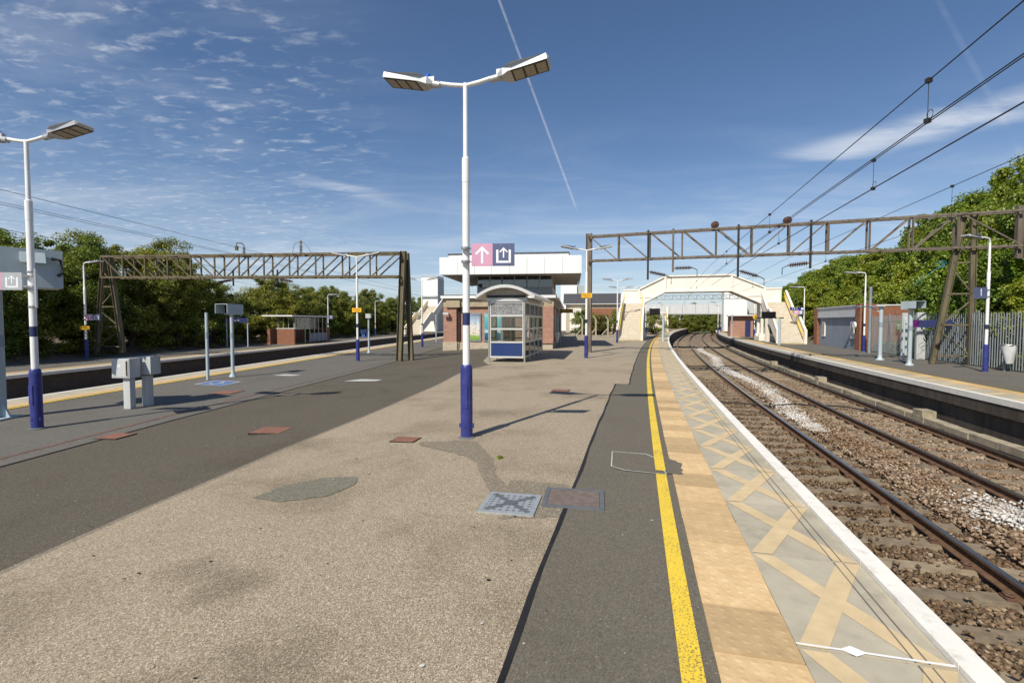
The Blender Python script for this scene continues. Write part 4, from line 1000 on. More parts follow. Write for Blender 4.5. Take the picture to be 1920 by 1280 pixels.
for s, arm in ((5.15, 0), (8.3, 1)):
    p = V(pt(s, 0, 4.86)); insul(gl, p, p+V((0, 0, .52)), .085, 6, 'insulator_grey')
    if arm: b = MB(); b.tube([p+V((0, 0, .52)), p+V((-.1, 0, .62)), p+V((-.35, 0, .64)), p+V((-.36, 0, .45))], .03, 6); b.box(p+V((-.36, 0, .38)), (.12, .12, .2)); b.build('arm', 'gantry_mossy', gl)
    else: b = MB(); b.tube([p+V((0, 0, .52)), p+V((0, 0, .66))], [.07, .03], 6); b.tube([p+V((0, 0, .62)), p+V((-.3, 0, .5)), p+V((-.45, .1, .1))], .01, 5); b.tube([p+V((0, 0, .62)), p+V((.3, 0, .4)), p+V((.5, 0, .05))], .01, 5); b.build('cap', 'gantry_mossy', gl)
for s, q in ((6.45, 1), (8.95, -1)):
    p = V(pt(s, 0, 3.85)); b = MB(); b.cyl(p+V((0, 0, .3)), p+V((0, 0, -.45)), .04, n=8); b.build('drop_tube', 'dark_frame', gl)
    insul(gl, p+V((-.05*-q, 0, -.15)), p+V((q*.75, 0, -.28)), .07, 8, 'insulator')
# ---------------------------------------------------------------- overhead wires
def wire(fn, r, z, y0, y1, rad, label, sag=.0, span=30, group='overhead line wires', zend=None):
    ys = frange(y0, y1, 1.5); b = MB()
    def zz(y):
        t = ((y-25) % span)/span; k = 0 if zend is None else sstep((y-18)/20)*(zend-z)
        return z+k-sag*4*t*(1-t)+sag*.4
    b.tube([fn(y, r, zz(y)) for y in ys], rad*.7, 6); b.build('overhead_wire', 'wire', label=label, category='wire', group=group); return zz
w1 = wire(E, 1.55, 4.33, -4, 90, .010, 'upper support wire with droppers over the track beside the yellow line', .12)
c1 = wire(E, 1.55, 3.83, -4, 90, .009, 'lower contact wire over the track beside the yellow line')
w2 = wire(E, 2.25, 4.32, -4, 30, .010, 'second upper wire of overlap span joining the gantry', .02)
c2 = wire(E, 2.25, 3.84, -4, 30, .013, 'second lower wire of overlap span joining the gantry')
w3 = wire(E, 5.03, 4.62, -4, 90, .010, 'upper support wire over the track beside platform one', .1)
c3 = wire(E, 5.03, 3.86, -4, 90, .009, 'contact wire over the track beside platform one')
wire(E, 12.6, 5.9, 0, 60, .009, 'feeder wire carried above the palisade fence', .2)
wire(L, -1.6, 5.05, 2, 90, .010, 'upper support wire over the track beside platform three', .05); wire(L, -1.6, 4.0, 2, 90, .009, 'contact wire over the track beside platform three', zend=3.45)
wire(L, -4.5, 5.3, 2, 90, .010, 'upper support wire over the track beside platform four', .05); wire(L, -4.5, 4.1, 2, 90, .009, 'contact wire over the track beside platform four', zend=3.5)
wire(L, -5.3, 5.55, 2, 90, .010, 'topmost feeder wire before the left trees', .05)
k = 0
for fn, r, hi, lo, ys in ((E, 1.55, w1, c1, (5.85, 12.5, 19, 32, 38)), (E, 2.25, w2, c2, (8.8, 14.5)), (E, 5.03, w3, c3, (12, 19.5, 33))):
    for y in ys:
        b = MB(); p, q = V(fn(y, r, hi(y))), V(fn(y, r, lo(y))); b.cyl(p, q, .004, n=5); b.box(p, (.05, .05, .05)); b.box(q, (.05, .05, .05))
        b.tube([q+V((0, .04*math.cos(a)-.03, .05*math.sin(a)+.06)) for a in [i*.7 for i in range(10)]], .004, 5)
        b.build('dropper', 'wire', label='thin dropper clamped between the two wires '+('over the track beside the yellow line' if r < 2 else 'of the overlap span' if r < 3 else 'over the track beside platform one'), category='wire', group='droppers on the overhead line')

# ---------------------------------------------------------------- waiting shelter
def waiting_shelter():
    rz = -R(11); t = thing('waiting_shelter', 'glazed metal waiting shelter with curved roof before the brick building', 'shelter', (-.93, 19.6, 0), rz)
    Wd, Ln, H = 1.46, 5.3, 2.42
    def B(n, m, parts, p=t, sm=False):
        b = MB()
        for c, d in parts: b.box(c, d)
        return b.build(n, m, p, True, sm)
    for y in (0, Ln/4, Ln/2, Ln*.75, Ln):
        for x in (0, Wd):
            b = MB(); b.cyl((x, y, 0), (x, y, H), .038, n=10); b.build('post', 'alu', t, True, True)
    def glazed(name, p0, p1, rows, first):
        """wall panel between posts p0,p1 (xy); rows of panes with rails between"""
        p0, p1 = V((*p0, 0)), V((*p1, 0)); d = (p1-p0); M = Matrix.Rotation(math.atan2(d.y, d.x), 3, 'Z'); l = d.length-.09
        fr = MB(); mid = (p0+p1)/2
        for z in rows: fr.box(mid+V((0, 0, z)), (l, .05, .07), M=M)
        for s in (-1, 1): fr.box(mid+M@V((s*(l/2-.02), 0, 0))+V((0, 0, (rows[0]+rows[-1])/2)), (.04, .045, rows[-1]-rows[0]-.07), M=M)
        f = fr.build(name, 'alu_light', t, True)
        for i in range(len(rows)-1):
            b = MB(); h = rows[i+1]-rows[i]-.07
            mm = 'shelter_blue' if (first and i == 0) else ('etched_glass' if i == len(rows)-2 else 'glass')
            b.box(mid+V((0, 0, (rows[i]+rows[i+1])/2)), (l-.08, .012, h), M=M); b.build('blue_panel' if mm == 'shelter_blue' else 'pane', mm, f, True)
    rows = [.20, .80, 1.33, 1.86, 2.40]
    glazed('front_frame', (0, 0), (Wd, 0), rows, True); glazed('back_frame', (0, Ln), (Wd, Ln), rows, False)
    for i in range(4):
        glazed('side_frame', (Wd, Ln*i/4), (Wd, Ln*(i+1)/4), rows, False)
        if i != 1: glazed('side_frame', (0, Ln*i/4), (0, Ln*(i+1)/4), rows, False)
    B('eaves_beam', 'alu', [((Wd/2, -.02, 2.52), (Wd+.2, .08, .16)), ((Wd/2, Ln+.02, 2.52), (Wd+.2, .08, .16)), ((-.04, Ln/2, 2.52), (.08, Ln-.1, .16)), ((Wd+.04, Ln/2, 2.52), (.08, Ln-.1, .16))])
    B('dark_fascia', 'dark_frame', [((Wd/2, -.1, 2.63), (Wd+.1, .04, .10))])
    # barrel roof
    n = 14; o, i_, hw = [], [], 1.2
    for k in range(n+1):
        x = -hw+2*hw*k/n; z = 3.08-.44*(x/hw)**2; o.append((Wd/2+x, z)); i_.append((Wd/2+x*.985, z-.12))
    b = MB(); prof = o+i_[::-1]; m_ = len(prof)
    b.add([(x, -.45, z) for x, z in prof]+[(x, Ln+.45, z) for x, z in prof], [((q+1) % m_, q, m_+q, m_+(q+1) % m_) for q in range(m_)]+[(q, q+1, m_-2-q, m_-1-q) for q in range(n)]+[(m_+q+1, m_+q, 2*m_-1-q, 2*m_-2-q) for q in range(n)])
    b.build('roof', 'alu_light', t, True, True)
    b = MB(); pts = [(x, z-.13) for x, z in o[2:-2]]
    b.poly([(x, -.05, z) for x, z in [(pts[0][0], 2.60)]+pts+[(pts[-1][0], 2.60)]], (0, .05, 0)); b.build('gable', 'soffit', t, True)
    b = MB(); b.poly([(.1, -.045, 2.44)]+[(Wd*(.07+.86*k/8), -.045, 2.45+.17*math.sin(math.pi*k/8)) for k in range(9)]+[(Wd-.1, -.045, 2.44)], (0, -.03, 0)); b.build('arched_trim', 'alu_light', t, True)
    B('bench', 'alu', [((.42, Ln/2, .46), (.36, Ln-1.2, .05)), ((.42, 1, .22), (.05, .05, .44)), ((.42, Ln-1, .22), (.05, .05, .44))])
waiting_shelter()

# ---------------------------------------------------------------- station building with upper storey
def station():
    rz = -R(7); zb = -.35; t = thing('station_building', 'brick station building with white overhanging upper storey behind the shelter', 'building', (-4.2, 30.1, gz(-4.2)), rz)
    Wd, Ln = 6.75, 24
    z0 = -gz(-4.2)      # local zero lies at the lower left corner; add to world heights
    def B(n, m, parts, p=t):
        b = MB()
        for c, d in parts: b.box((c[0], c[1], c[2]+z0), d)
        return b.build(n, m, p, True)
    B('wall', 'brick', [((Wd/2, .15, 1.45), (Wd-.6, .3, 2.2)), ((.15, Ln/2, 1.45), (.3, Ln-.62, 2.2)), ((Wd/2, Ln-.15, 1.45), (Wd-.62, .3, 2.2))])
    B('pier', 'brick', [((.4, -.06, 1.45), (.82, .3, 2.22))]); B('pier', 'brick', [((Wd-.42, -.04, 1.45), (.86, .3, 2.22))])
    B('side_wall', 'brick', [((Wd-.15, Ln/2+.3, 1.45), (.3, Ln-1.2, 2.2))])
    B('plinth', 'plinth_concrete', [((Wd/2, .12, .0), (Wd-.05, .44, .74)), ((.4, -.08, .02), (.9, .34, .74)), ((Wd-.17, Ln/2+.4, 0), (.36, Ln-1, .70)), ((.17, Ln/2+.4, 0), (.36, Ln-1, .70))])
    B('stone_band', 'stone_band', [((Wd/2, .1, 2.80), (Wd+.06, .5, .50)), ((Wd-.14, Ln/2+.3, 2.80), (.40, Ln-.7, .50)), ((.14, Ln/2+.3, 2.80), (.40, Ln-.7, .50)), ((.62, -.15, 2.72), (.85, .36, .42))])
    B('parapet', 'white_cladding', [((Wd/2, -.05, 3.14), (Wd+.3, .6, .16)), ((Wd, Ln/2+.3, 3.14), (.55, Ln-.4, .16)), ((0, Ln/2+.3, 3.14), (.55, Ln-.4, .16))])
    B('roof', 'roof_felt', [((Wd/2, Ln/2, 3.25), (Wd+.34, Ln+.5, .06))])
    b = MB(); b.cyl((.98, -.06, .1), (.98, -.06, 2.5+z0), .05, n=8); b.build('downpipe', 'dark_frame', t, True)
    for i, (x, m) in enumerate(((1.75, 'poster_food'), (3.05, 'poster_sea'))):
        f = B('poster_frame', 'galvanised', [((x, -.05, 1.30), (1.12, .10, 1.74))])
        B('poster', m, [((x, -.106, 1.30), (.98, .012, 1.58))], f)
    cm = B('camera_bracket', 'pale_fascia', [((.35, -.35, 2.10), (.08, .3, .08))]); B('security_camera', 'pale_fascia', [((.22, -.5, 2.13), (.34, .13, .13))], cm)
    B('alarm_box', 'white_paint', [((1.45, -.05, 2.62), (.16, .1, .3))])
    # shaded side wall openings
    for (y, w, zc, h, m) in ((2.6, .9, 1.5, 1.1, 'pale_fascia'), (2.6, .7, 2.3, .35, 'pale_fascia'), (5.6, .9, 1.2, 1.95, 'galvanised'), (8.2, 1.0, 1.45, 1.2, 'pale_fascia'), (10.2, 1.0, 1.45, 1.2, 'pale_fascia'), (14, 1.1, 1.1, 2.1, 'navy'), (18, 1.2, 1.5, 1.2, 'pale_fascia')):
        B('door' if h > 1.9 else 'window', m, [((Wd+.02, y, zc), (.06, w, h))])
    B('hanging_display', 'dark_frame', [((Wd+.7, 9.5, 2.5), (1.0, .16, .3)), ((Wd+.7, 9.5, 2.72), (.06, .06, .2))]); B('display_text', 'sign_yellow', [((Wd+.7, 9.412, 2.5), (.8, .01, .12))])
    # upper storey
    ux0, ux1, uy0, uy1 = 1.75, 6.6, 1.6, 8.6
    B('upper_wall', 'grey_cladding', [(((ux0+ux1)/2, uy0+.6, 3.55), (ux1-ux0, 1.1, .62)), ((ux1-.1, (uy0+uy1)/2+.6, 3.6), (.2, uy1-uy0-1.0, .7)), ((ux0+.1, (uy0+uy1)/2+.6, 3.6), (.2, uy1-uy0-1.0, .7)), (((ux0+ux1)/2, uy1+.1, 4.0), (ux1-ux0, .2, 1.7))])
    n = 6; w = (ux1-ux0)/n
    for i in range(n):
        f = B('window', 'white_cladding' if i % 2 else 'grey_cladding', [((ux0+w*i+.025, uy0+.1, 4.18), (.05, .1, .85)), ((ux0+w*(i+.5), uy0+.1, 3.80), (w-.06, .1, .05))])
        B('pane', 'dark_glass', [((ux0+w*(i+.5), uy0+.11, 4.2), (w-.06, .015, .76))], f)
        B('blind', 'pale_fascia', [((ux0+w*(i+.5), uy0+.5, 3.98), (w-.05, .02, .36))], f)
    for i in range(5):
        w2 = (uy1-uy0-.2)/5; y = uy0+.2+w2*(i+.5); f = B('window', 'white_cladding', [((ux1-.05, y-w2/2+.03, 4.2), (.1, .06, .9))]); B('pane', 'dark_glass', [((ux1-.05, y, 4.2), (.02, w2-.08, .8))], f)
    B('interior_floor', 'soffit', [(((ux0+ux1)/2, (uy0+uy1)/2+.3, 3.3), (ux1-ux0-.5, uy1-uy0-.6, .06))])
    B('overhang_slab', 'white_cladding', [((4.1, 4.6, 5.05), (8.2, 9.6, .86))])
    # fascia panels round the slab
    nf = 8
    for i in range(nf):
        w = 8.56/nf; B('fascia_panel', 'white_cladding', [((-.18+w*(i+.5), -.25, 5.04), (w-.018, .06, 1.06))])
    for i in range(8):
        w = 9.9/8
        for x in (-.19, 8.39): B('fascia_panel', 'white_cladding', [((x, -.27+w*(i+.5), 5.04), (.06, w-.018, 1.06))])
    B('soffit', 'soffit', [((4.1, 4.6, 4.57), (8.4, 9.6, .06))])
    for i in range(9): B('soffit_batten', 'soffit', [((.85, .2+i*1.05, 4.515), (1.7, .12, .05))])
    B('roof_upstand', 'white_cladding', [((3.95, 4.6, 5.66), (7.4, 8.9, .22))]); B('roof_cap', 'roof_felt', [((3.95, 4.6, 5.80), (7.5, 9.0, .07))])
station()

# ---------------------------------------------------------------- cream footbridge
def lerp3(a, c, t): return V(a).lerp(V(c), t)
def staircase(parent, base, top, width, name='staircase', flip=1, land=True):
    """steps rise from base to top (centre-line points); each step a slab; panelled sides"""
    st = link(bpy.data.objects.new(name, None)); setpar(st, parent, False)
    base, top = V(base), V(top); d = V((top.x-base.x, top.y-base.y, 0)); run = d.length; d.normalize(); s = V((d.y, -d.x, 0))
    n = 22; H = top.z-base.z; lrun = .9; going = (run-lrun)/n
    M = Matrix((s, d, V((0, 0, 1)))).transposed()
    prof = []; x = 0
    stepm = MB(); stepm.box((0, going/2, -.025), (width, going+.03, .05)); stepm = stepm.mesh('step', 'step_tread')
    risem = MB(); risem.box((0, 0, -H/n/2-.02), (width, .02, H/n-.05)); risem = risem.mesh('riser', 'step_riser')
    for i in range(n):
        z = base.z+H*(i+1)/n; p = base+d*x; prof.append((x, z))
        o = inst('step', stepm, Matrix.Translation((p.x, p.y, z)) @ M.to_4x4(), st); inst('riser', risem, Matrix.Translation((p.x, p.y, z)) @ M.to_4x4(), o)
        x += going
        if i == n//2-1 and land:
            b = MB(); c = base+d*(x+lrun/2); b.box((c.x, c.y, z-.03), (width, lrun, .055), M=M); b.build('landing', 'step_tread', st); prof.append((x, z)); x += lrun
    prof.append((run, top.z))
    h0 = base.z
    ka = [(0, h0), (prof[n//2-1][0]+going, h0+H/2), (prof[n//2-1][0]+going+lrun, h0+H/2), (run, top.z)]
    for q in (-1, 1):
        off = s*q*(width/2+.05); b = MB()
        lo = [(x, z-.25) for x, z in ka]; hi = [(x, z+1.05) for x, z in ka][::-1]
        lo[0] = (0, h0)
        b.poly([base*0+V((base.x, base.y, 0))+d*x+off+V((0, 0, z)) for x, z in lo+hi], s*q*.07); b.build('side_panel', 'bridge_cream', st)
        b = MB()
        for (xa, za), (xb, zb_) in zip(ka, ka[1:]): b.beam(V((base.x, base.y, 0))+d*(xa-.0)+off+s*q*.03+V((0, 0, za+1.1)), V((base.x, base.y, 0))+d*xb+off+s*q*.03+V((0, 0, zb_+1.1)), .17, .14)
        b.build('top_rail', 'bridge_cream', st)
        for hz in (.62, .9):
            b = MB(); b.tube([V((base.x, base.y, 0))+d*max(.15, x)+s*q*(width/2-.08)+V((0, 0, z+hz)) for x, z in ka], .028, 8); b.build('handrail', 'handrail_yellow', st, smooth=True)
        b = MB(); c = base+off+s*q*.03-d*.02; b.box((c.x, c.y, h0+.6), (.2, .2, 1.2), M=M); b.build('newel', 'bridge_cream', st)
    b = MB(); c = base-d*.22; b.box((c.x, c.y, h0+.008), (width+.2, .12, .014), M=M); b.build('yellow_nosing', 'handrail_yellow', st)
    return st, d, s
fb = thing('footbridge', 'cream steel footbridge humped over the tracks with stairs on both platforms', 'footbridge', (10.4, 42.6, 0))
sL, dL, s_ = staircase(fb, (10.35, 42.6, 0), (12.35, 49.3, 3.52), 1.95)
sR, dR, s2 = staircase(fb, (23.45, 40.6, -.21), (25.3, 46.9, 3.52), 1.95)
gL, gR = V((13.15, 50.3)), V((24.55, 47.2)); ub = (gR-gL).normalized(); nb = V((-ub.y, ub.x)); GLn = (gR-gL).length
for side in (0, 1.9):
    def gp(t, z): p = gL+ub*GLn*t+nb*side; return V((p.x, p.y, z))
    bot = [(0, 3.35), (.22, 4.72), (.75, 4.72), (1, 3.35)]; top_ = [(0, 4.95), (.22, 6.22), (.75, 6.22), (1, 4.95)]
    for (t0, z0, z0t), (t1, z1, z1t) in [((bot[i][0], bot[i][1], top_[i][1]), (bot[i+1][0], bot[i+1][1], top_[i+1][1])) for i in range(3)]:
        k = 3 if t0 == .22 else 1
        for j in range(k):
            a, c = t0+(t1-t0)*j/k+.0012, t0+(t1-t0)*(j+1)/k-.0012
            f = lambda t, p, q: p+(q-p)*(t-t0)/(t1-t0)
            b = MB(); b.poly([gp(a, f(a, z0, z1)), gp(c, f(c, z0, z1)), gp(c, f(c, z0t, z1t)), gp(a, f(a, z0t, z1t))], (nb.x*.06, nb.y*.06, 0)); b.build('span_panel', 'bridge_cream', fb)
        bar('top_flange', gp(t0, z0t+.06), gp(t1, z1t+.06), .30, .13, 'bridge_cream', fb); bar('bottom_flange', gp(t0, z0), gp(t1, z1), .30, .12, 'bridge_cream', fb)
    for t_, zb_, zt_ in ((0, 3.35, 5), (.22, 4.72, 6.24), (.75, 4.72, 6.24), (1, 3.35, 5)): bar('stiffener', gp(t_, zb_)-V((nb.x, nb.y, 0))*.06, gp(t_, zt_)-V((nb.x, nb.y, 0))*.06, .22, .12, 'bridge_cream', fb, up=(nb.x, nb.y, 0))
    for (ta, za), (tb, zb2) in (((0, 4.2), (.16, 4.2)), ((.84, 4.2), (1, 4.2))): bar('stringer_rib', gp(ta, za)-V((nb.x, nb.y, 0))*.03, gp(tb, zb2)-V((nb.x, nb.y, 0))*.03, .08, .1, 'bridge_cream', fb)
b = MB(); 
for (ta, za, tb, zb_) in ((0, 3.5, .22, 4.8), (.22, 4.8, .75, 4.8), (.75, 4.8, 1, 3.5)):
    p, q = gL+ub*GLn*ta+nb*.98, gL+ub*GLn*tb+nb*.98; b.beam((p.x, p.y, za), (q.x, q.y, zb_), 1.8, .1)
b.build('deck', 'soffit', fb)
for P, dd, ss in ((V((12.35, 49.3, 3.52)), dL, s_), (V((25.3, 46.9, 3.52)), dR, s2)):
    M = Matrix((ss, dd, V((0, 0, 1)))).transposed(); c = P+dd*1.05
    b = MB(); b.box((c.x, c.y, 3.46), (2.2, 2.1, .12), M=M); b.build('landing_deck', 'step_tread', fb)
    c2_ = P+dd*2.15; b = MB(); b.box((c2_.x, c2_.y, 4.2), (2.3, .07, 1.5), M=M); b.build('landing_panel', 'bridge_cream', fb)
    b = MB(); b.box((c2_.x, c2_.y, 5.0), (2.4, .2, .14), M=M); b.build('landing_rail', 'bridge_cream', fb)
    for q in (-1, 1):
        for e_ in (.2, 1.95):
            f = P+dd*e_+ss*q*.95; b = MB(); b.box((f.x, f.y, 1.6), (.24, .24, 3.7), M=M); b.box((f.x, f.y, .12), (.5, .5, .7), M=M); b.build('column', 'bridge_cream', fb)
    b = MB(); f = P+dd*1.05; b.box((f.x, f.y, -.0), (2.5, 2.4, .5), M=M); b.build('column_base', 'bridge_cream', fb)
f = V((25.3, 46.9, 0))-dR*2.4-s2*.0; b = MB(); b.box((f.x-1.1, f.y, 1.1), (.3, .3, 2.6)); b.build('column', 'bridge_cream', fb)

# ---------------------------------------------------------------- signs/displays hung by the bridge
def display(x, y, z, rz, w, label, zg):
    t = thing('train_display', label, 'display', (x, y, zg), rz, 'train information displays')
    b = MB(); b.box((w*.55, 0, z), (.16, .16, .0+z*2-.4 if False else .1)); b.cyl((w*.7, .05, 0), (w*.7, .05, z-.1), .1, n=10); b.build('post', 'pale_steel', t, True)
    b = MB(); b.box((0, 0, z), (w*1.9, .1, .08)); b.build('cross_arm', 'dark_frame', t, True)
    b = MB(); b.box((-.05, 0, z+.27), (w*.9, .3, .46)); b.build('screen_box', 'screen_dark', t, True)
display(12.0, 40.6, 2.25, R(-10), .95, 'black train display on a grey post right of the left stairs', 0)
display(20.5, 38.6, 2.15, R(-14), 1.1, 'black train display on a grey post before the right stairs', -.212)
# ---------------------------------------------------------------- hut, fence, right side
def hut():
    a, c = V((22.5, 31.2)), V((24.95, 39.8)); d = (c-a); Ln = d.length; d.normalize(); rz = math.atan2(d.y, d.x)-math.pi/2
    t = thing('platform_hut', 'grey-blue boarded hut with brick piers on the fenced platform', 'hut', (a.x, a.y, -.212), rz)
    def B(n, m, c_, d_, p=t): b = MB(); b.box(c_, d_); return b.build(n, m, p, True)
    B('brick_pier', 'brick_orange', (.35, .3, 1.5), (.9, .75, 3.0)); B('brick_pier', 'brick_orange', (.35, Ln-.35, 1.48), (.9, .8, 2.96)); B('brick_wall', 'brick_orange', (1.8, .25, 1.4), (2.0, .5, 2.8))
    for i in range(5):
        w = (Ln-1.55)/5; B('board', 'hut_board', (.12, .72+w*(i+.5), 1.08), (.12, w-.006, 2.15))
    B('fascia', 'pale_fascia', (.08, Ln/2, 2.52), (.24, Ln-1.5, .68)); B('ledge', 'hut_board', (.06, Ln/2, 2.16), (.32, Ln-1.5, .06)); B('roof', 'pale_fascia', (1.4, Ln/2, 2.91), (3.0, Ln-.6, .09)); B('back_wall', 'brick_orange', (2.7, Ln/2, 1.4), (.25, Ln-.6, 2.8))
    for y in (1.4, Ln-1.9):
        f = B('poster_frame', 'white_paint', (.03, y, 1.3), (.07, .62, 1.15)); B('poster', 'stone_band' if y > 3 else 'galvanised', (-.008, y, 1.3), (.012, .44, .95), f)
    b = MB(); b.cyl((-.3, .35, 1.62), (-.2, .35, 1.62), .22, n=14); b.build('round_lamp', 'white_paint', t, True)
hut()
fe = thing('palisade_fence', 'galvanised palisade fence with leaves pushing through behind platform one', 'fence', E(22, 11.8, -.212))
pale = MB(); pale.poly([(-.033, 0, 0), (-.012, -.02, 0), (.012, -.02, 0), (.033, 0, 0)], (0, 0, 2.06)); pale.add([(-.033, 0, 2.06), (-.012, -.02, 2.06), (.012, -.02, 2.06), (.033, 0, 2.06), (-.012, -.012, 2.18), (.012, -.012, 2.18)], [(0, 1, 4), (1, 2, 5, 4), (2, 3, 5), (3, 0, 4, 5)])
pale = pale.mesh('pale', 'galvanised')
FR = 11.75
y = 15.5; i = 0
while y < 33.2:
    P = E(y, FR, -.17); inst('pale', pale, Matrix.LocRotScale(V(P), Matrix.Rotation(eang(y)-R(90)+random.uniform(-.03, .03), 3, 'Z'), V((1, 1, 1+random.uniform(-.01, .01)))), fe)
    if i % 18 == 0:
        Q = E(y+.07, FR+.09, 0); b = MB(); b.box((Q[0], Q[1], .95), (.10, .06, 2.3), rz=eang(y)-R(90)); b.build('post', 'galvanised', fe)
    y += .15*math.cos(eang(y)); i += 1
for z in (.15, 1.62):
    b = MB(); b.sweep(E, [(FR+.03, z-.03), (FR+.06, z-.03), (FR+.06, z+.03), (FR+.03, z+.03)], frange(15.5, 33.2, 1)); b.build('rail', 'galvanised', fe)
for yy, w in ((27.0, .36), (28.6, .24)):
    t = thing('fence_pillar', 'broad grey steel pillar standing against the palisade fence, %s' % ('beside the name board' if w > .33 else 'nearer the boarded hut'), 'post', E(yy, FR-.25, -.212), eang(yy), 'grey pillars at the fence')
    b = MB(); b.box((0, 0, 1.15), (w, .16, 2.3)); b.box((0, -.09, 1.15), (w*.6, .03, 2.2)); b.build('column', 'cabinet_grey', t, True)
    b = MB(); b.box((0, -.11, 1.9), (.14, .08, .3)); b.build('junction_box', 'pale_fascia', t, True)
t = thing('green_sign', 'small green sign fixed to the palisade fence', 'sign', E(29.6, FR-.06, 1.4), eang(29.6)-R(90))
b = MB(); b.box((0, -.03, 0), (.34, .012, .48)); b.build('panel', 'sign_green', t, True); b = MB(); b.box((0, -.038, .05), (.24, .004, .12)); b.box((0, -.038, -.12), (.26, .004, .05)); b.build('printed_band', 'sign_white', t, True)
# embankment behind the fence
def terrain(name, fn, prof, ys, m):
    b = MB(); n = len(prof)
    for y in ys:
        for r, z in prof: b.v.append(fn(y, r, z+.12*math.sin(y*.9+r)*(1 if z > 0 else .2)))
    for j in range(len(ys)-1):
        for i in range(n-1): k = j*n+i; b.f.append((k, k+1, k+n+1, k+n)); b.m.append(0)
    return b.build(name, m, kind='structure', smooth=True)
terrain('embankment', E, [(P1+5.4, -.25), (12.6, -.2), (14, .6), (17, 2.2), (21, 3.6), (30, 4.5), (60, 4)], frange(-6, 130, 2), 'soil')
terrain('verge', L, [(-90, 0), (-40, .2), (-20, .3), (-13, .05), (-11.3, -.27)], frange(-8, 130, 2), 'soil')

# ---------------------------------------------------------------- trees
def leaf_cloud(name, clumps, per, csize, lsize, m, seed, squash=1.0):
    """leaf-sized folded blades scattered through clumps; clumps = list of (x,y,z,r)"""
    g = np.random.default_rng(seed); C_ = np.array(clumps); k = len(C_); n = k*per
    d = g.normal(size=(n, 3)); d /= np.linalg.norm(d, axis=1)[:, None]
    rad = g.random(n)**.45
    idx = np.repeat(np.arange(k), per); off = d*(rad*C_[idx, 3])[:, None]*csize; off[:, 2] *= .75*squash
    c = C_[idx, :3]+off
    nrm = d*.6+g.normal(size=(n, 3))*.5+np.array([0, 0, .55]); nrm /= np.linalg.norm(nrm, axis=1)[:, None]
    t = np.cross(nrm, g.normal(size=(n, 3))); t /= np.linalg.norm(t, axis=1)[:, None]; bt = np.cross(nrm, t)
    s = lsize*g.uniform(.6, 1.25, n)[:, None]
    v = np.stack([c-t*s*.5, c-bt*s*.32+nrm*s*.08, c+t*s*.55, c+bt*s*.32+nrm*s*.08], 1)
    f = np.array([[0, 1, 2], [0, 2, 3]])[None]+(np.arange(n)*4)[:, None, None]; f = f.reshape(-1)
    me = bpy.data.meshes.new(name); me.vertices.add(n*4); me.vertices.foreach_set('co', v.reshape(-1)); kf = n*2
    me.loops.add(kf*3); me.loops.foreach_set('vertex_index', f.astype(np.int32)); me.polygons.add(kf)
    me.polygons.foreach_set('loop_start', np.arange(0, kf*3, 3, dtype=np.int32)); me.polygons.foreach_set('loop_total', np.full(kf, 3, dtype=np.int32))
    me.materials.append(MATS[m]); me.update(calc_edges=True); return me
def tree_proto(kind, seed, H, Rr, m, lsize, per, low=.12, nclump=90):
    rd = random.Random(seed); cl = []
    while len(cl) < nclump:
        x, y, z = rd.uniform(-1, 1), rd.uniform(-1, 1), rd.uniform(0, 1)
        w = (1-abs(z-.45)**2*2.2)*(.85+.2*math.sin(3*math.atan2(y, x)+seed)+.12*math.sin(5*math.atan2(y, x)+seed*2))
        q = math.hypot(x, y)/max(.15, w)
        if q > 1 or (q < .45 and z < .7 and rd.random() < .75): continue
        out = rd.random() < .30 and .25 < z < .86
        k_ = rd.uniform(1.0, 1.07) if out else 1
        cl.append((x*Rr*k_, y*Rr*k_, H*(low+(1-low)*z*(.93+.1*math.sin(seed+4*x))*k_), rd.uniform(.4, .6) if out else rd.uniform(.45, 1.0)))
    me = leaf_cloud('crown', cl, per, .62 if kind == 'a' else .72, lsize, m, seed)
    t = thing('tree', 'tree', 'tree')
    o = link(bpy.data.objects.new('crown', me)); setpar(o, t, True)
    b = MB(); top = H*.72; bend = [(rd.uniform(-.2, .2)*i, rd.uniform(-.2, .2)*i, top*i/4) for i in range(5)]
    b.tube(bend, [.16, .13, .10, .07, .03], 8)
    tk = b.build('trunk', 'bark', t, True, True)
    for i in range(9):
        c = cl[i*7 % len(cl)]; p0 = V(bend[1]).lerp(V(bend[3]), rd.random()); b = MB(); mid = p0.lerp(V(c[:3]), .5)+V((0, 0, -.15)); b.tube([p0, mid, c[:3]], [.055, .035, .012], 6); b.build('limb', 'bark', tk, True, True)
    return t
haw = [tree_proto('a', 11+i, (7.6, 6.6, 5.6)[i], (3.0, 2.8, 2.7)[i], 'leaf_hawthorn', .115, 270, .05, 230) for i in range(3)]
syc = [tree_proto('b', 31+i, (6.6, 5.4, 4.2)[i], (2.9, 2.7, 2.4)[i], 'leaf_sycamore', .165, 230, .02, 200) for i in range(3)]
shr = [tree_proto('a', 51+i, (2.6, 2.0)[i], (1.7, 1.5)[i], ('leaf_hawthorn', 'leaf_dry')[i], .13, 240, .02, 34) for i in range(2)]
used = set()
def plant(p, x, y, z, rz, s, label, group, name):
    M = TR(x, y, z, rz, s)
    if p in used: o = copy_tree(p, M)
    else: o = p; o.matrix_basis = M; used.add(p)
    o.name = name; o['label'] = label; o['group'] = group; return o
rd = random.Random(5)
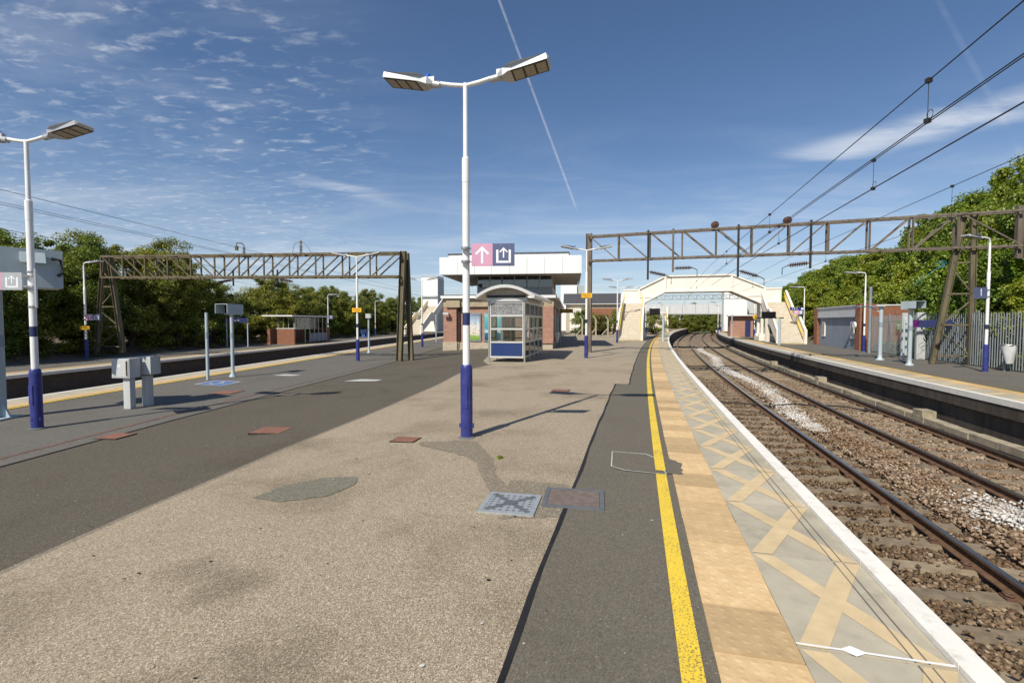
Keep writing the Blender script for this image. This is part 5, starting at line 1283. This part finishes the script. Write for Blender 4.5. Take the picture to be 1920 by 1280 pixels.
for i, (y, r, k, s) in enumerate([(16, -14, 0, 1), (19.5, -15, 0, .98), (22.5, -13.8, 1, 1), (24.5, -17.5, 0, 1.05), (27, -14.3, 0, .95), (30, -16, 0, 1.05), (32.5, -14.2, 1, 1.08), (35.3, -16.5, 0, 1.1), (38, -15, 2, .95), (42, -15.6, 2, .92), (46, -14, 2, 1.08), (49.5, -14.6, 1, .95), (53, -13.6, 1, .9), (57, -15, 1, .98), (61, -14, 2, 1.1), (66, -14.6, 1, .98), (71, -14, 2, 1.15), (77, -15, 1, 1.05), (84, -14, 1, 1), (92, -15, 1, 1.1), (101, -14, 1, 1.15)]):
    P = L(y, r); plant(haw[k], P[0], P[1], 0, rd.uniform(0, 6.28), s, ('tall feathery tree behind the left gantry leg on platform four' if 24 < y < 37 else 'tall green tree beside the pink-signed lamp behind platform four' if y <= 24 else 'low rounded tree in the dip beside the name board' if y < 44 else 'rounded green tree behind the brick and glass shelter' if y < 60 else 'pale green tree past the number four lamp on platform four'), 'trees behind platform four', 'hawthorn_tree')
for i, (y, r, k, s) in enumerate([(23, -12.9, 0, .9), (26, -13, 0, 1), (29.5, -13.1, 0, 1.1), (33, -12.8, 0, 1), (36.5, -13, 0, 1.1), (43, -12.9, 0, .95), (50, -12.8, 0, 1), (56, -12.9, 0, 1.1), (64, -12.9, 0, 1), (72, -12.9, 0, 1.1), (82, -12.9, 0, 1.1)]):
    P = L(y, r); plant(shr[k], P[0], P[1], -.1, rd.uniform(0, 6.28), (s*1.2, s*1.2, s), 'low dark shrub under the trees behind platform four', 'shrubs behind platform four', 'shrub')
rows = []
for y in frange(13, 78, 3.3): rows.append((y, 14.3+rd.uniform(-.3, .5), 2 if rd.random() < .5 else 1, rd.uniform(.85, 1.05), .35))
for y in frange(11, 90, 4.0): rows.append((y+rd.uniform(-.8, .8), 17.6+rd.uniform(-.6, .6), rd.choice((0, 1)), rd.uniform(.85, 1.05), 1.9))
for y in frange(12, 100, 5.5): rows.append((y+rd.uniform(-1, 1), 21.5+rd.uniform(-.8, .8), 0, rd.uniform(.85, 1.02), 3.2))
for (y, r, k, s, z) in rows:
    if 30 < y < 46 and r < 16: r += 2.2
    P = E(y, r); f = .84 if y < 18 else .98 if y < 24 else 1.12 if y < 27 else (1.2 if y < 40 else 1.05)
    plant(syc[k], P[0], P[1], z*f, rd.uniform(0, 6.28), (s, s, s*f), ('leafy tree at the front of the embankment against the palisade fence' if r < 15.2 else 'leafy tree halfway up the embankment' if r < 19.4 else 'leafy tree on the crest of the embankment against the sky')+(' beyond the boarded hut' if y > 40 else ''), 'trees on the embankment', 'sycamore_tree')
for (x, y, k, s) in ((13.5, 64, 0, 1.2), (16.5, 66, 0, 1.3), (19, 65, 0, 1.15), (11, 62, 1, 1.2), (9.3, 63, 0, 1.3)):
    plant(shr[k], x, y, 0, rd.uniform(0, 6.28), s, 'bushy shrub behind concrete fence posts left of the stairs', 'shrubs beside the left stairs', 'shrub')
for (x, y, k, s) in ((35, 128, 0, 1.1), (41, 132, 1, 1.2), (29, 126, 1, 1), (50, 140, 0, 1.1), (57, 138, 1, 1.2), (64, 142, 0, 1.2), (23, 124, 2, 1.1), (38, 118, 1, .9), (45, 121, 2, 1.0), (33, 114, 2, .8), (53, 128, 1, 1.1), (47, 112, 2, .75), (60, 124, 1, 1.1), (70, 130, 0, 1.2), (27, 116, 2, .9), (50.5, 131, 1, 1.2), (56.5, 146, 0, 1.2), (54, 136, 2, 1.1)):
    plant(haw[k], x, y, -1, rd.uniform(0, 6.28), s, 'distant dark green tree seen beneath the footbridge', 'distant trees beyond the bridges', 'hawthorn_tree')
for (x, y) in ((9.0, 52), (10.6, 53.5), (12.3, 55), (7.4, 51)):
    t = thing('concrete_fence_post', 'cranked concrete fence post before the shrubs left of the stairs', 'fence post', (x, y, 0), 0, 'concrete fence posts')
    b = MB(); b.box((0, 0, .95), (.14, .14, 1.9)); b.beam((0, 0, 1.88), (-.28, -.05, 2.25), .12, .12); b.build('post', 'fence_concrete', t, True)
    b = MB(); b.beam((-.05, 0, .9), (-.75, .1, .1), .1, .1); b.build('strut', 'fence_concrete', t, True)
g = np.random.default_rng(3); cl = [(*L(y, -12.2+g.normal()*.5, -.1)[:2], -.08, .5) for y in g.uniform(20, 75, 130)]
o = link(bpy.data.objects.new('ground_cover', leaf_cloud('ground_cover', cl, 70, .9, .12, 'leaf_dry', 9, .35))); tag(o, label='dry grass and weeds along the back of platform four', kind='stuff')
cl = [(*E(y, 12.3+abs(g.normal())*.6, 0)[:2], -.05+g.random()*.35, .55) for y in g.uniform(14, 45, 170)]
o = link(bpy.data.objects.new('ground_cover', leaf_cloud('ground_cover', cl, 80, .9, .15, 'leaf_sycamore', 10, .6))); tag(o, label='ivy and weeds at the foot of the palisade fence', kind='stuff')

# ---------------------------------------------------------------- platform four shelter and bench
def far_shelter():
    P = L(43, -9.7); t = thing('platform_shelter', 'small brick and glass shelter with flat white roof under the trees', 'shelter', (P[0], P[1], -.262), lang(43))
    def B(n, m, c_, d_, p=t): b = MB(); b.box(c_, d_); return b.build(n, m, p, True)
    B('brick_wall', 'brick_orange', (.8, -2.9, .65), (1.5, .25, 1.3)); B('brick_wall', 'brick_orange', (-.7, 0, .65), (.25, 6, 1.3)); B('brick_pier', 'brick_orange', (.9, 3.6, .7), (1.2, .5, 1.4))
    B('roof', 'white_cladding', (.3, .2, 2.4), (2.6, 7.2, .1)); B('sill', 'white_paint', (.8, -2.9, 1.34), (1.6, .3, .05))
    for i in range(8): B('mullion', 'alu', (1.55, -2.9+i*.85, 1.2 if i > 1 else 1.85), (.06, .06, 2.3 if i > 1 else 1.0))
    for i in range(7): B('pane', 'glass', (1.55, -2.47+i*.85, 1.75), (.012, .75, 1.0))
    for i in range(3, 7): B('lower_panel', 'hut_board', (1.55, -2.47+i*.85, .5), (.02, .75, .75))
    for i in range(4): B('mullion', 'alu', (.1+i*.45, -2.9, 1.85), (.05, .05, 1.0)); B('pane', 'glass', (.3+i*.42, -2.9, 1.85), (.38, .012, .9))
far_shelter()
P = L(60, -9.6); t = thing('bench', 'blue metal bench on platform four before the dark hedge', 'bench', (P[0], P[1], -.262), lang(60))
for n, c_, d_ in (('seat', (0, 0, .45), (.45, 1.8, .05)), ('backrest', (-.24, 0, .75), (.05, 1.8, .45)), ('leg', (0, -.8, .22), (.4, .06, .44)), ('leg', (0, .8, .22), (.4, .06, .44))): b = MB(); b.box(c_, d_); b.build(n, 'bench_blue', t, True)
# ---------------------------------------------------------------- distant structures
def simple(name, label, cat, loc, rz, parts, group=None):
    t = thing(name, label, cat, loc, rz, group)
    for n, m, c_, d_ in parts: b = MB(); b.box(c_, d_); b.build(n, m, t, True)
    return t
simple('lift_tower', 'tall white lift tower with grey side rising left of the brick building', 'tower', (-13.9, 85, 0), R(-12), [('shaft', 'white_cladding', (0, 0, 4.7), (3.0, 3.0, 9.4)), ('side_wall', 'grey_cladding', (1.52, .1, 4.6), (.06, 2.8, 9.1)), ('canopy', 'grey_cladding', (0, -1.62, 6.0), (2.8, .3, .25)), ('roof', 'grey_cladding', (0, 0, 9.45), (3.1, 3.1, .12)), ('bridge_panel', 'white_cladding', (7.5, .5, 5.0), (12, .15, 1.3)), ('bridge_glazing', 'shelter_blue', (7.5, .44, 5.3), (11.6, .08, .7)), ('deck', 'bridge_cream', (7.5, 1.2, 4.3), (12, 1.6, .25))])
ls = thing('far_staircase', 'cream stairs descending below the lift tower left of the building', 'stairs', (-15.6, 77, -.26))
staircase(ls, (-15.3, 74.6, -.26), (-13.0, 81.8, 4.3), 2.6, 'flight')
simple('lift_tower', 'plain white lift tower standing behind the right end of footbridge', 'tower', (42.2, 92, 0), R(-18), [('shaft', 'white_cladding', (0, 0, 3.6), (4.0, 3.6, 7.4)), ('side_wall', 'grey_cladding', (2.02, .1, 3.5), (.06, 3.4, 7.2)), ('roof', 'grey_cladding', (0, 0, 7.35), (4.1, 3.7, .1))])
simple('lift_tower', 'white block with grey side seen behind the overhanging upper storey', 'tower', (11.4, 92, 0), R(-8), [('shaft', 'white_cladding', (-.6, 0, 4.3), (3.0, 3, 8.6)), ('side_wall', 'grey_cladding', (1.6, .3, 4.3), (1.3, 2.6, 8.4))])
f2 = simple('far_footbridge', 'grey panelled footbridge crossing far behind the cream one', 'footbridge', (38, 97, 0), R(-18), [('deck', 'grey_cladding', (0, .9, 3.3), (22, 1.8, .25)), ('column', 'grey_cladding', (-8, .8, 1.2), (.5, .5, 4.2)), ('column', 'grey_cladding', (9, .8, 1.2), (.5, .5, 4.2))])
for i in range(9):
    b = MB(); b.box((-9.8+i*2.45, 0, 4.3), (2.4, .08, 1.9)); b.build('side_panel', 'pale_fascia', f2, True)
staircase(f2, (26.4, 86, 0), (28.6, 93.5, 3.4), 2.3)
tb = thing('terminal_building', 'low building with dark pitched roof left of the cream stairs', 'building', (14.3, 78, 0), R(-8))
for n, m, c_, d_ in (('wall', 'plinth_concrete', (0, 0, 2.2), (11, 5, 4.4)), ('window_band', 'brick_orange', (1.2, -2.54, 3.1), (8, .08, 1.3)), ('porch', 'bridge_cream', (-3.8, -3.2, 2.0), (2.2, 1.4, 3.4)), ('gutter', 'white_paint', (0, -2.9, 4.45), (11.6, .15, .12))): b = MB(); b.box(c_, d_); b.build(n, m, tb, True)
b = MB(); b.poly([(-5.9, -3, 4.5), (-5.9, 3, 4.5), (-5.9, 1.2, 6.15), (-5.9, -1.2, 6.15)], (11.8, 0, 0)); b.build('roof', 'roof_felt', tb, True)
simple('ticket_kiosk', 'small orange brick building with grey shutters under the footbridge', 'building', (29.2, 62, -.212), R(-20), [('wall', 'brick', (0, 0, 1.3), (2.6, 4, 2.6)), ('shutter', 'galvanised', (1.9, -1.2, 1.0), (1.5, .1, 2.0)), ('canopy', 'white_cladding', (.6, -1, 2.66), (4.4, 3.2, .12)), ('door', 'navy', (.7, -2.03, 1.0), (.6, .06, 2.0))])
gf = thing('far_gantry', 'distant thin lattice gantry seen beneath the footbridge span', 'gantry', (27, 84, 0))
boom(gf, (23.0, 86), (43, 80), (6.25, 6.25), (5.55, 5.55), 16, 'galvanised', .4)
for p in ((23.4, 86), (42.6, 80)): ibeam('mast', (*p, -.3), (*p, 6.4), .22, .25, 'galvanised', gf)
# ---------------------------------------------------------------- two people far along the platform
def person(x, y, rz, shirt, label, stride=.16):
    t = thing('person', label, 'person', (x, y, 0), rz, None)
    J = [((0, 0, .95), .15), ((0, 0, 1.2), .14), ((0, 0, 1.42), .155), ((0, 0, 1.52), .06), ((0, .01, 1.62), .088), ((0, .01, 1.72), .075),
         ((-.10, stride*.5, .5), .075), ((-.10, stride*.2, .09), .05), ((-.10, stride*.2+.12, .04), .04), ((.10, -stride*.4, .5), .075), ((.10, -stride, .10), .05), ((.10, -stride+.12, .05), .04),
         ((-.2, 0, 1.4), .06), ((-.25, -.06, 1.12), .045), ((-.24, .04, .88), .035), ((.2, 0, 1.4), .06), ((.25, .06, 1.12), .045), ((.24, .14, .9), .035)]
    ed = [(0, 1), (1, 2), (2, 3), (3, 4), (4, 5), (0, 6), (6, 7), (7, 8), (0, 9), (9, 10), (10, 11), (2, 12), (12, 13), (13, 14), (2, 15), (15, 16), (16, 17)]
    me = bpy.data.meshes.new('body'); me.from_pydata([j[0] for j in J], ed, []); o = link(bpy.data.objects.new('body', me)); setpar(o, t, True)
    o.modifiers.new('skin', 'SKIN'); sv = me.skin_vertices[0].data
    for v, j in zip(sv, J): v.radius = (j[1], j[1]*.8)
    sv[0].use_root = True; md = o.modifiers.new('sub', 'SUBSURF'); md.levels = md.render_levels = 1
    m, N, b, pos = newmat('clothes_'+shirt+str(x)); tc = N.n('ShaderNodeTexCoord').outputs['Object']; sp = N.n('ShaderNodeSeparateXYZ'); N.inp(sp.inputs[0], tc)
    z = sp.outputs[2]; c = N.mix(N.smooth(z, .93, .95), (.10, .11, .16, 1), (*{'shirt_white': (.78, .76, .74), 'shirt_blue': (.32, .42, .52)}[shirt], 1))
    c = N.mix(N.smooth(z, 1.475, 1.485), c, (.50, .30, .22, 1)); c = N.mix(N.smooth(z, 1.68, 1.70), c, (.04, .03, .02, 1)); N.inp(b.inputs['Base Color'], c); b.inputs['Roughness'].default_value = .8
    me.materials.append(m)
person(16.4, 60.5, R(20), 'shirt_white', 'person in white top walking along the platform beyond the left stairs')
person(18.1, 64.0, R(-160), 'shirt_white', 'person in white top walking toward the camera beyond the stairs', .2)
person(14.3, 56.0, R(60), 'shirt_blue', 'person in pale blue top standing by posts behind the left stairs', .05)

# ---------------------------------------------------------------- gum marks, a weed
g = np.random.default_rng(21); b = MB()
for _ in range(420):
    y = 1.6+16*g.random()**1.5; x = -6+8.5*g.random(); r_ = .005+.008*g.random()**2
    if x > seam(y)+.75: continue
    n = 7; b.add([(x+r_*math.cos(2*math.pi*k/n)*g.uniform(.7, 1.2), y+r_*math.sin(2*math.pi*k/n)*g.uniform(.7, 1.2), gz(x)+.0075) for k in range(n)], [tuple(range(n))])
    b.m[-1] = 0 if g.random() < .55 else 1
b.build('gum_marks', ['bitumen', 'chalk'], label='small dark and pale chewing gum spots trodden into the platform', kind='stuff')
o = link(bpy.data.objects.new('weed', leaf_cloud('weed', [(-.16, 5.62, .015, .035), (-.13, 5.65, .012, .03)], 16, .9, .04, 'leaf_sycamore', 4, .5))); tag(o, label='tiny green weed growing in the trench repair by the lamp', category='weed')

for (x, y, z, h, lab) in ((14.0, 53.5, 0, 2.6, 'slim pale post close behind the left stairs of the footbridge'), (15.3, 62.0, 0, 2.8, 'slim pale post past the left stairs near the people'), (25.9, 57.0, -.212, 2.7, 'slim pale post in front of the brick kiosk'), (20.8, 72.0, 0, 2.8, 'slim far pale post near the curved platform edge')):
    post('plain_post', x, y, z, 0, h, lab, r=.07, foot=False)
t = thing('notice_disc', 'yellow disc notice fixed to the lamp beside the brick kiosk', 'sign', (27.3, 54.4, 2.2), R(-12)); b = MB(); b.cyl((0, -.06, 0), (0, -.09, 0), .26, n=16); b.build('disc', 'sign_yellow', t, True); b = MB(); b.box((.05, -.093, .05), (.16, .006, .1)); b.build('symbol', 'dark_frame', t, True)
